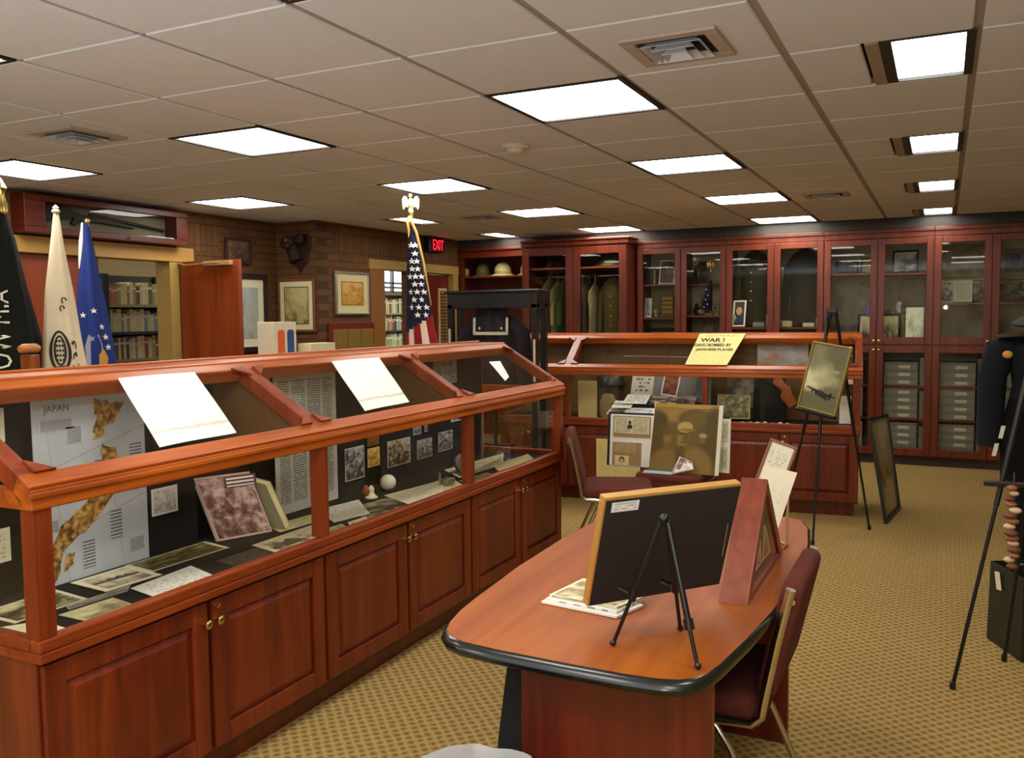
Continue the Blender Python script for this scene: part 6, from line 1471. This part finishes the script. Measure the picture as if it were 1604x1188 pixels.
stand_up('picture_card', 'dim framed scene on the upper shelf of the second door', 'picture', -2.53, -2.36, 1.852, 2.10, photo(204, ((30, 26, 16), (56, 50, 32), (84, 76, 50), (110, 100, 70)), 3, .03, (70, 62, 40)))
stand_up('picture_card', 'dim picture on the floor of the second door', 'picture', -2.53, -2.3, 1.2, 1.44, photo(205, ((40, 36, 20), (80, 72, 44), (110, 100, 66), (130, 120, 84)), 3, .0))
# jackets
def hung_jacket(name, label, cx, cy, z0, z1, rx, ry, mat, sleeve=True, group='hanging uniforms', extra=None, yaw=0.0):
    th = thing(name, label, 'uniform', (cx, cy, z0), 0, group)
    coat(th, cx, cy, z0, z1, rx, ry, mat, sleeve, yaw)
    if extra: extra(th)
    return th
def buttons(cx, y, z, dz, n, mat=BRASS):
    def f(th):
        b = MB()
        for k in range(n): b.ball((cx, y, z - dz * k), .010, 8, (1, .5, 1))
        b.build('buttons', mat, th, smooth=True)
    return f
YC = YF + .24
hung_jacket('olive_jacket', 'dark olive jacket behind the framed portrait in the third door', -1.84, YC, 1.40, 2.19, .15, .10, fabric((48, 44, 26), (32, 30, 18)), True, extra=buttons(-1.86, YC - .105, 1.95, .1, 4))
tag(MB().tube([(-2.06, YC - .09, 2.035), (-1.74, YC - .09, 2.03)], .010, 8).build('riding_crop', plain((150, 136, 84), .5), smooth=True), 'pale stick lying across the dark olive jacket', 'stick')
hung_jacket('black_coat', 'black coat filling the fourth door of the back cabinets', -1.33, YC, 1.40, 2.19, .152, .11, fabric((18, 20, 18), (10, 11, 10)), True)
stand_frame('framed_portrait', 'white-framed colour portrait of a person at the bottom of the third door', -2.04, -1.905, 1.375, 1.655, WHITE, photo(206, ((40, 30, 16), (60, 44, 26), (70, 54, 34), (80, 62, 40)), 2, 0), .016, YF + .1)
b = MB(); Mp = frame_axes((-1.972, YF + .083, 1.50), (1, 0, 0), (0, .28, 1))
b.prism([(.032 * math.cos(a), .045 + .045 * math.sin(a)) for a in [k * math.pi / 8 for k in range(16)]], Mp, .001, plain((206, 160, 120), .6)); b.prism([(-.05, -.09), (.05, -.09), (.045, -.03), (.02, -.005), (-.02, -.005), (-.045, -.03)], Mp, .001, plain((40, 44, 52), .6))
o = b.build('portrait_figure', None, bpy.data.objects[[o.name for o in bpy.data.objects if o.name.startswith('framed_portrait') and o.type == 'EMPTY'][-1]])
pb = MB(); pb.ball((-2.055, YF + .07, 1.42), .05, 10, (.8, .5, .9)).ball((-2.03, YF + .07, 1.47), .035, 8, (1, .5, 1.2)).ball((-2.075, YF + .07, 1.51), .03, 8, (.8, .5, 1.3))
tag(pb.build('silk_flower', plain((150, 176, 120), .7), smooth=True), 'pale green ornament in front of the white-framed colour portrait', 'ornament')
for k, (x0, x1, h, c_, lab) in enumerate(((-1.82, -1.70, .05, (110, 130, 110), 'greenish box on the floor of the third door'), (-1.68, -1.655, .13, (206, 200, 186), 'white statuette at the right of the third door'), (-1.58, -1.545, .08, (200, 184, 140), 'cream box at the left of the fourth door'),
                                          (-1.52, -1.42, .06, (160, 150, 110), 'olive box before the black coat'), (-1.31, -1.2, .04, (190, 180, 150), 'white sheet pile right of the black coat hem'), (-1.18, -1.15, .09, (206, 190, 150), 'cream carton at the right of the fourth door'))):
    tag(MB().box(x0, x1, YF + .06, YF + .13, 1.372, 1.372 + h).build('keepsake_box', plain(c_, .6), bevel=.004), lab, 'box', 'small boxes in the second cabinet')
# third cabinet
stand_frame('framed_photograph', 'dark framed photograph of a ship on the upper shelf of the fifth door', -1.03, -.80, 1.912, 2.05, MATTE, photo(207, ((30, 24, 16), (70, 60, 40), (120, 100, 60), (160, 136, 84)), 3, 0), .014)
stand_frame('framed_card', 'small yellow card in a dark frame right of the ship photograph', -.775, -.665, 1.912, 2.07, MATTE, plain((160, 134, 56), .5), .012)
stand_up('glass_plate', 'pale glass plate lying over the ship photograph', 'plate', -1.05, -.80, 2.10, 2.14, plain((176, 180, 172), .3), YI, .03)
stand_up('wall_chart', 'large faded grey map under the shelf of the fifth door', 'map', -1.055, -.67, 1.30, 1.86, photo(208, ((92, 88, 70), (118, 114, 92), (140, 136, 112), (156, 152, 128)), 2.6, .05, (146, 140, 116)), YI + .1, .01)
bf = thing('desk_flag', 'tiny blue flag on a stick in front of the faded map', 'flag', (-.665, YF + .12, 1.2))
MB().tube([(-.665, YF + .12, 1.197), (-.67, YF + .12, 1.74)], .004, 8).build('stick', plain((170, 130, 80), .5), bf, smooth=True)
b = MB(); b.loft([(1.68, -.67, YF + .12, .006, .006), (1.6, -.66, YF + .12, .03, .014), (1.52, -.655, YF + .12, .045, .018), (1.47, -.645, YF + .12, .055, .02)], 18, None, True, .15, 2); b.build('cloth', plain((52, 74, 140), .8), bf, smooth=True)
MB().ball((-.635, YF + .1, 1.55), .02, 8, (.8, .4, 1.6)).build('emblem', plain((190, 120, 90), .7), bf, smooth=True)
stand_frame('framed_photograph', 'black-framed photograph behind the tiny blue flag', -.79, -.625, 1.20, 1.50, MATTE, photo(209, ((60, 56, 40), (170, 158, 120), (206, 194, 150), (216, 206, 164)), 1.6, .0), .022, YF + .2)
stand_frame('framed_photograph', 'black-framed group picture on the upper shelf of the sixth door', -.48, -.235, 1.902, 2.14, MATTE, photo(210, ((60, 56, 50), (150, 146, 132), (206, 202, 188), (222, 218, 204)), 3.5, 0), .02)
stand_up('scroll', 'tall pale scroll hanging at the left of the sixth door', 'scroll', -.49, -.43, 1.40, 1.88, plain((150, 146, 124), .6), YI + .06, .01)
stand_up('framed_notice', 'faded notice under the shelf of the sixth door', 'notice', -.40, -.17, 1.58, 1.86, photo(211, ((96, 80, 48), (116, 100, 66), (126, 112, 80), (136, 122, 90)), 2, .05, (104, 88, 56)), YI + .1, .01)
stand_frame('framed_photograph', 'black-framed picture low at the left of the sixth door', -.565, -.385, 1.22, 1.50, MATTE, photo(212, ((90, 76, 50), (190, 178, 130), (214, 206, 160), (222, 216, 176)), 1.6, 0), .022, YF + .2)
stand_up('certificate', 'bright white-green certificate low at the right of the sixth door', 'certificate', -.335, -.175, 1.24, 1.56, photo(213, ((150, 176, 150), (206, 214, 176), (226, 232, 200), (234, 238, 214)), 2.2, .02, (236, 238, 224)), YF + .1, .03)
stand_up('printed_card', 'small teal-striped card above the low black-framed picture', 'card', -.43, -.385, 1.51, 1.62, photo(214, ((40, 110, 120), (150, 160, 140), (214, 216, 196), (226, 226, 210)), 1.5, 0), YF + .22, .01)
tag(MB().ball((-.355, YF + .16, 1.40), .03, 10, (1, .8, 2.2)).ball((-.355, YF + .16, 1.52), .03, 10).lathe([(.04, 1.1975), (.03, 1.23), (.02, 1.36), (.001, 1.361)], (-.355, YF + .16, 0)).build('bust', plain((96, 88, 48), .5), smooth=True), 'dark bronze bust left of the white-green certificate', 'statuette')
stand_up('paper_stack', 'stack of white paper at the bottom of the sixth door', 'paper', -.55, -.38, 1.2, 1.24, PAPER, YF + .1, .02, .06)
# fourth cabinet: collage boards
stand_up('collage', 'collage of four small dark photographs in the seventh door', 'collage', -.04, .085, 1.605, 1.82, photo(215, ((30, 32, 28), (84, 84, 74), (150, 148, 130), (190, 186, 166)), 4, .06, (176, 176, 156)), YI, .02)
stand_up('typed_page', 'pale typed page beside the four-photo collage', 'paper', .09, .25, 1.61, 1.82, page((190, 188, 160), (120, 118, 98), 1, 24, .1, .5, 61, 12, .6), YI, .02)
stand_up('collage', 'black album page at the right of the seventh door', 'collage', .255, .35, 1.605, 1.82, photo(216, ((20, 20, 18), (40, 40, 34), (120, 116, 96), (160, 156, 130)), 4, .05, (24, 24, 20)), YI, .02)
stand_up('collage', 'black album page with pale photographs in the eighth door', 'collage', .455, .76, 1.605, 1.82, photo(217, ((20, 20, 18), (40, 40, 34), (150, 146, 120), (190, 186, 150)), 5, .05, (24, 24, 20)), YI, .02)
stand_frame('framed_photograph', 'dim small framed portrait high in the eighth door', .53, .70, 1.90, 2.12, plain((120, 120, 108), .6), photo(218, ((26, 26, 24), (50, 50, 46), (80, 80, 72), (104, 104, 94)), 2, .1, (130, 130, 118)), .03, YI + .08)
stand_up('wall_chart', 'yellowish chart hanging in the upper part of the seventh door', 'chart', -.04, .36, 1.86, 2.18, photo(219, ((100, 90, 44), (124, 112, 62), (140, 128, 78), (150, 138, 90)), 2, .0), YI + .12, .01)
# archive boxes behind the lower doors
abx = MB()
def archive_box():
    th = thing('archive_box', '', 'box')
    MB().box(-.155, .155, 0, .30, 0, .066).build('carton', plain((132, 130, 116), .8), th, bevel=.003)
    MB().box(-.158, .158, -.003, .302, .052, .0755).build('lid', plain((122, 120, 106), .8), th, bevel=.003)
    MB().card((-.02, -.0045, .014), (.085, -.0045, .014), (.085, -.0045, .046), (-.02, -.0045, .046), .001).build('paper_label', plain((196, 192, 172), .7), th)
    return th
ab = None
DOORN = ((-1.097, 'fifth'), (-.593, 'sixth'), (-.088, 'seventh'), (.407, 'eighth'))
for dx, dn in DOORN:
    for s, (zb, nb, sn) in enumerate(((.7905, 4, 'top'), (.4605, 4, 'middle'), (.1105, 4, 'bottom'))):
        for c_ in range(2):
            for k in range(nb if not (s == 0) else 4):
                x = dx + .215 + c_ * .34
                if c_ == 1: continue
                lab = 'grey archive box, %s in its stack on the %s shelf, lower %s door' % (('lowest', 'second', 'third', 'topmost')[k], sn, dn)
                loc = (dx + .225, YF + .05, zb + .0865 * k * .96 + .0)
                if s == 0 and k > 2: continue
                if ab is None: ab = archive_box(); ab.location = loc; ab['label'] = lab; ab['group'] = 'grey archive boxes in the back cabinets'
                else: dup(ab, (loc[0], loc[1], zb + .0762 * k), 0, lab, 'grey archive boxes in the back cabinets')
        if dn == 'seventh' or dn == 'sixth':
            tag(MB().box(dx + .398, dx + .455, YF + .06, YF + .30, zb, zb + .27).build('upright_file', plain((118, 116, 100), .8)), 'narrow grey file at the right of the %s shelf, lower %s door' % (sn, dn), 'file', 'upright files in the back cabinets')
# helmets in the open corner cabinet
def sun_helmet(name, label, x, y, z, s, c_, brim=1.0):
    th = thing(name, label, 'hat', (x, y, z), 0, 'helmets on the corner shelf')
    MB().lathe([(.10 * s, .03), (.105 * s, .05), (.098 * s, .10), (.07 * s, .145), (.03 * s, .165), (.001, .168)], (x, y, z)).build('crown', plain(c_, .6), th, smooth=True)
    MB().lathe([(.095 * s, .03), (.165 * s * brim, .004), (.168 * s * brim, .0005), (.16 * s * brim, .0005), (.09 * s, .02)], (x, y, z)).build('brim', plain(c_, .6), th, smooth=True)
    MB().lathe([(.106 * s, .032), (.1065 * s, .055), (.104 * s, .056), (.103 * s, .032)], (x, y, z)).build('hat_band', plain(tuple(int(v * .85) for v in c_), .7), th, smooth=True)
YH = 9.66
sun_helmet('sun_helmet', 'olive sun helmet at the left of the helmets on the corner shelf', -5.15, YH, 2.0, .82, (126, 128, 70), .95)
sun_helmet('sun_helmet', 'tall cream sun helmet in the middle of the corner shelf', -4.84, YH - .06, 2.0, 1.0, (214, 204, 140))
sun_helmet('sun_helmet', 'cream sun helmet half hidden by the wardrobe', -4.53, YH - .02, 2.0, .8, (196, 190, 120))
tag(MB().ball((-5.27, YH - .2, 2.05), .045, 12, (.7, .7, 1.1)).lathe([(.02, 2.0005), (.03, 2.005), (.02, 2.012), (.001, 2.013)], (-5.27, YH - .2, 0)).build('medal', plain((150, 132, 70), .5), smooth=True), 'small round yellowish ornament left of the helmets', 'ornament')
tag(MB().ball((-4.56, YH + .16, 2.14), .05, 10, (1, .4, 1)).lathe([(.03, 2.0005), (.03, 2.01), (.01, 2.02), (.01, 2.1), (.001, 2.101)], (-4.56, YH + .16, 0)).build('rosette', plain((70, 22, 28), .7), smooth=True), 'dark red rosette on a peg behind the right helmet', 'rosette')
# uniforms and caps in the wardrobe (rod at z 1.96)
def rail_uniform(label, x, z0, w, c_, c2=None, top=1.93, d=.22, kind='jacket', extra=None):
    th = thing('hanging_uniform', label, 'uniform', (x, 9.45, z0), 0, 'uniforms hanging in the wardrobe')
    m = fabric(c_, c2)
    MB().loft([(z0, x, 9.45, w * .9, d * .9), (z0 + .3, x, 9.45, w * .8, d * .85), (top - .2, x, 9.45, w, d), (top - .1, x, 9.45, w * .9, d * .9), (top - .03, x, 9.45, w * .5, d * .4), (top, x, 9.45, w * .3, d * .15)], 20, None, True, .05, x * 7).build('body', m, th, smooth=True)
    MB().tube([(x, 9.36, top - .15), (x + .01, 9.26, top - .3), (x + .012, 9.25, z0 + .25)], [w * .6, w * .75, w * .6], 10).build('sleeve', m, th, smooth=True)
    MB().tube([(x, 9.45, top - .02), (x, 9.45, 1.955), (x, 9.45, 1.985)], .004, 6).build('hanger_hook', SILVER, th, smooth=True)
    if extra: extra(th)
    return th
def patches(x):
    def f(th):
        for z, c_ in ((1.70, (226, 190, 90)), (1.60, (230, 226, 200))): MB().ball((x - .0, 9.205, z), .03, 8, (.8, .3, .8)).build('sleeve_patch', plain(c_, .6), th, smooth=True)
    return f
rail_uniform('tan uniform with bright sleeve patches at the left of the wardrobe', -4.16, 1.25, .055, (132, 116, 72), (96, 82, 48), extra=patches(-4.14))
rail_uniform('pale khaki uniform second from the left in the wardrobe', -4.05, 1.15, .035, (176, 164, 118), (140, 128, 88), 1.90)
rail_uniform('bright green uniform third from the left in the wardrobe', -3.96, 1.15, .05, (74, 92, 50), (52, 66, 34))
rail_uniform('pale blue shirt behind the middle stile of the wardrobe', -3.83, 1.58, .06, (190, 194, 196), (160, 166, 170), 1.90)
rail_uniform('maroon uniform under the pale blue shirt', -3.74, 1.1, .04, (90, 34, 34), (60, 24, 24), 1.80)
rail_uniform('dark brown uniform at the left of the right wardrobe door', -3.66, 1.15, .04, (76, 62, 36), (56, 46, 26))
rail_uniform('narrow cream uniform in the right wardrobe door', -3.585, 1.25, .018, (180, 166, 126), (150, 138, 100), 1.88)
def mbtn(th):
    b = MB()
    for z in (1.70, 1.62): b.ball((-3.36, 9.205, z), .012, 8, (1, .5, 1))
    b.build('buttons', BRASS, th, smooth=True)
th = thing('hanging_uniform', 'broad olive dress jacket with brass buttons at the right of the wardrobe', 'uniform', (-3.36, 9.42, 1.2), 0, 'uniforms hanging in the wardrobe')
coat(th, -3.36, 9.42, 1.22, 1.93, .125, .10, fabric((92, 80, 42), (66, 56, 28)), True)
b = MB()
for k in range(4): b.ball((-3.35, 9.318, 1.72 - .11 * k), .011, 8, (1, .5, 1))
b.build('buttons', BRASS, th, smooth=True)
def flat_cap(label, x, y, z, s, c_):
    th = thing('garrison_hat', label, 'hat', (x, y, z), 0, 'caps on the wardrobe shelf')
    MB().lathe([(.10 * s, 0), (.16 * s, .008), (.165 * s, .014), (.12 * s, .022), (.10 * s, .05), (.06 * s, .07), (.001, .074)], (x, y, z), 24, None, Matrix.Diagonal((1, .8, 1, 1))).build('crown', plain(c_, .7), th, smooth=True)
    MB().lathe([(.101 * s, .022), (.103 * s, .034), (.1 * s, .034), (.098 * s, .022)], (x, y, z), 24, None, Matrix.Diagonal((1, .8, 1, 1))).build('hat_band', plain(tuple(int(v * .7) for v in c_), .7), th, smooth=True)
flat_cap('cream brimmed cap at the right of the wardrobe shelf', -3.36, 9.34, 2.0555, .95, (206, 196, 140))
flat_cap('grey-green cap behind the cream one on the wardrobe shelf', -3.52, 9.55, 2.0555, .9, (110, 106, 76))
flat_cap('dark cap topping the pile on the wardrobe shelf', -3.45, 9.62, 2.135, .8, (86, 82, 64))
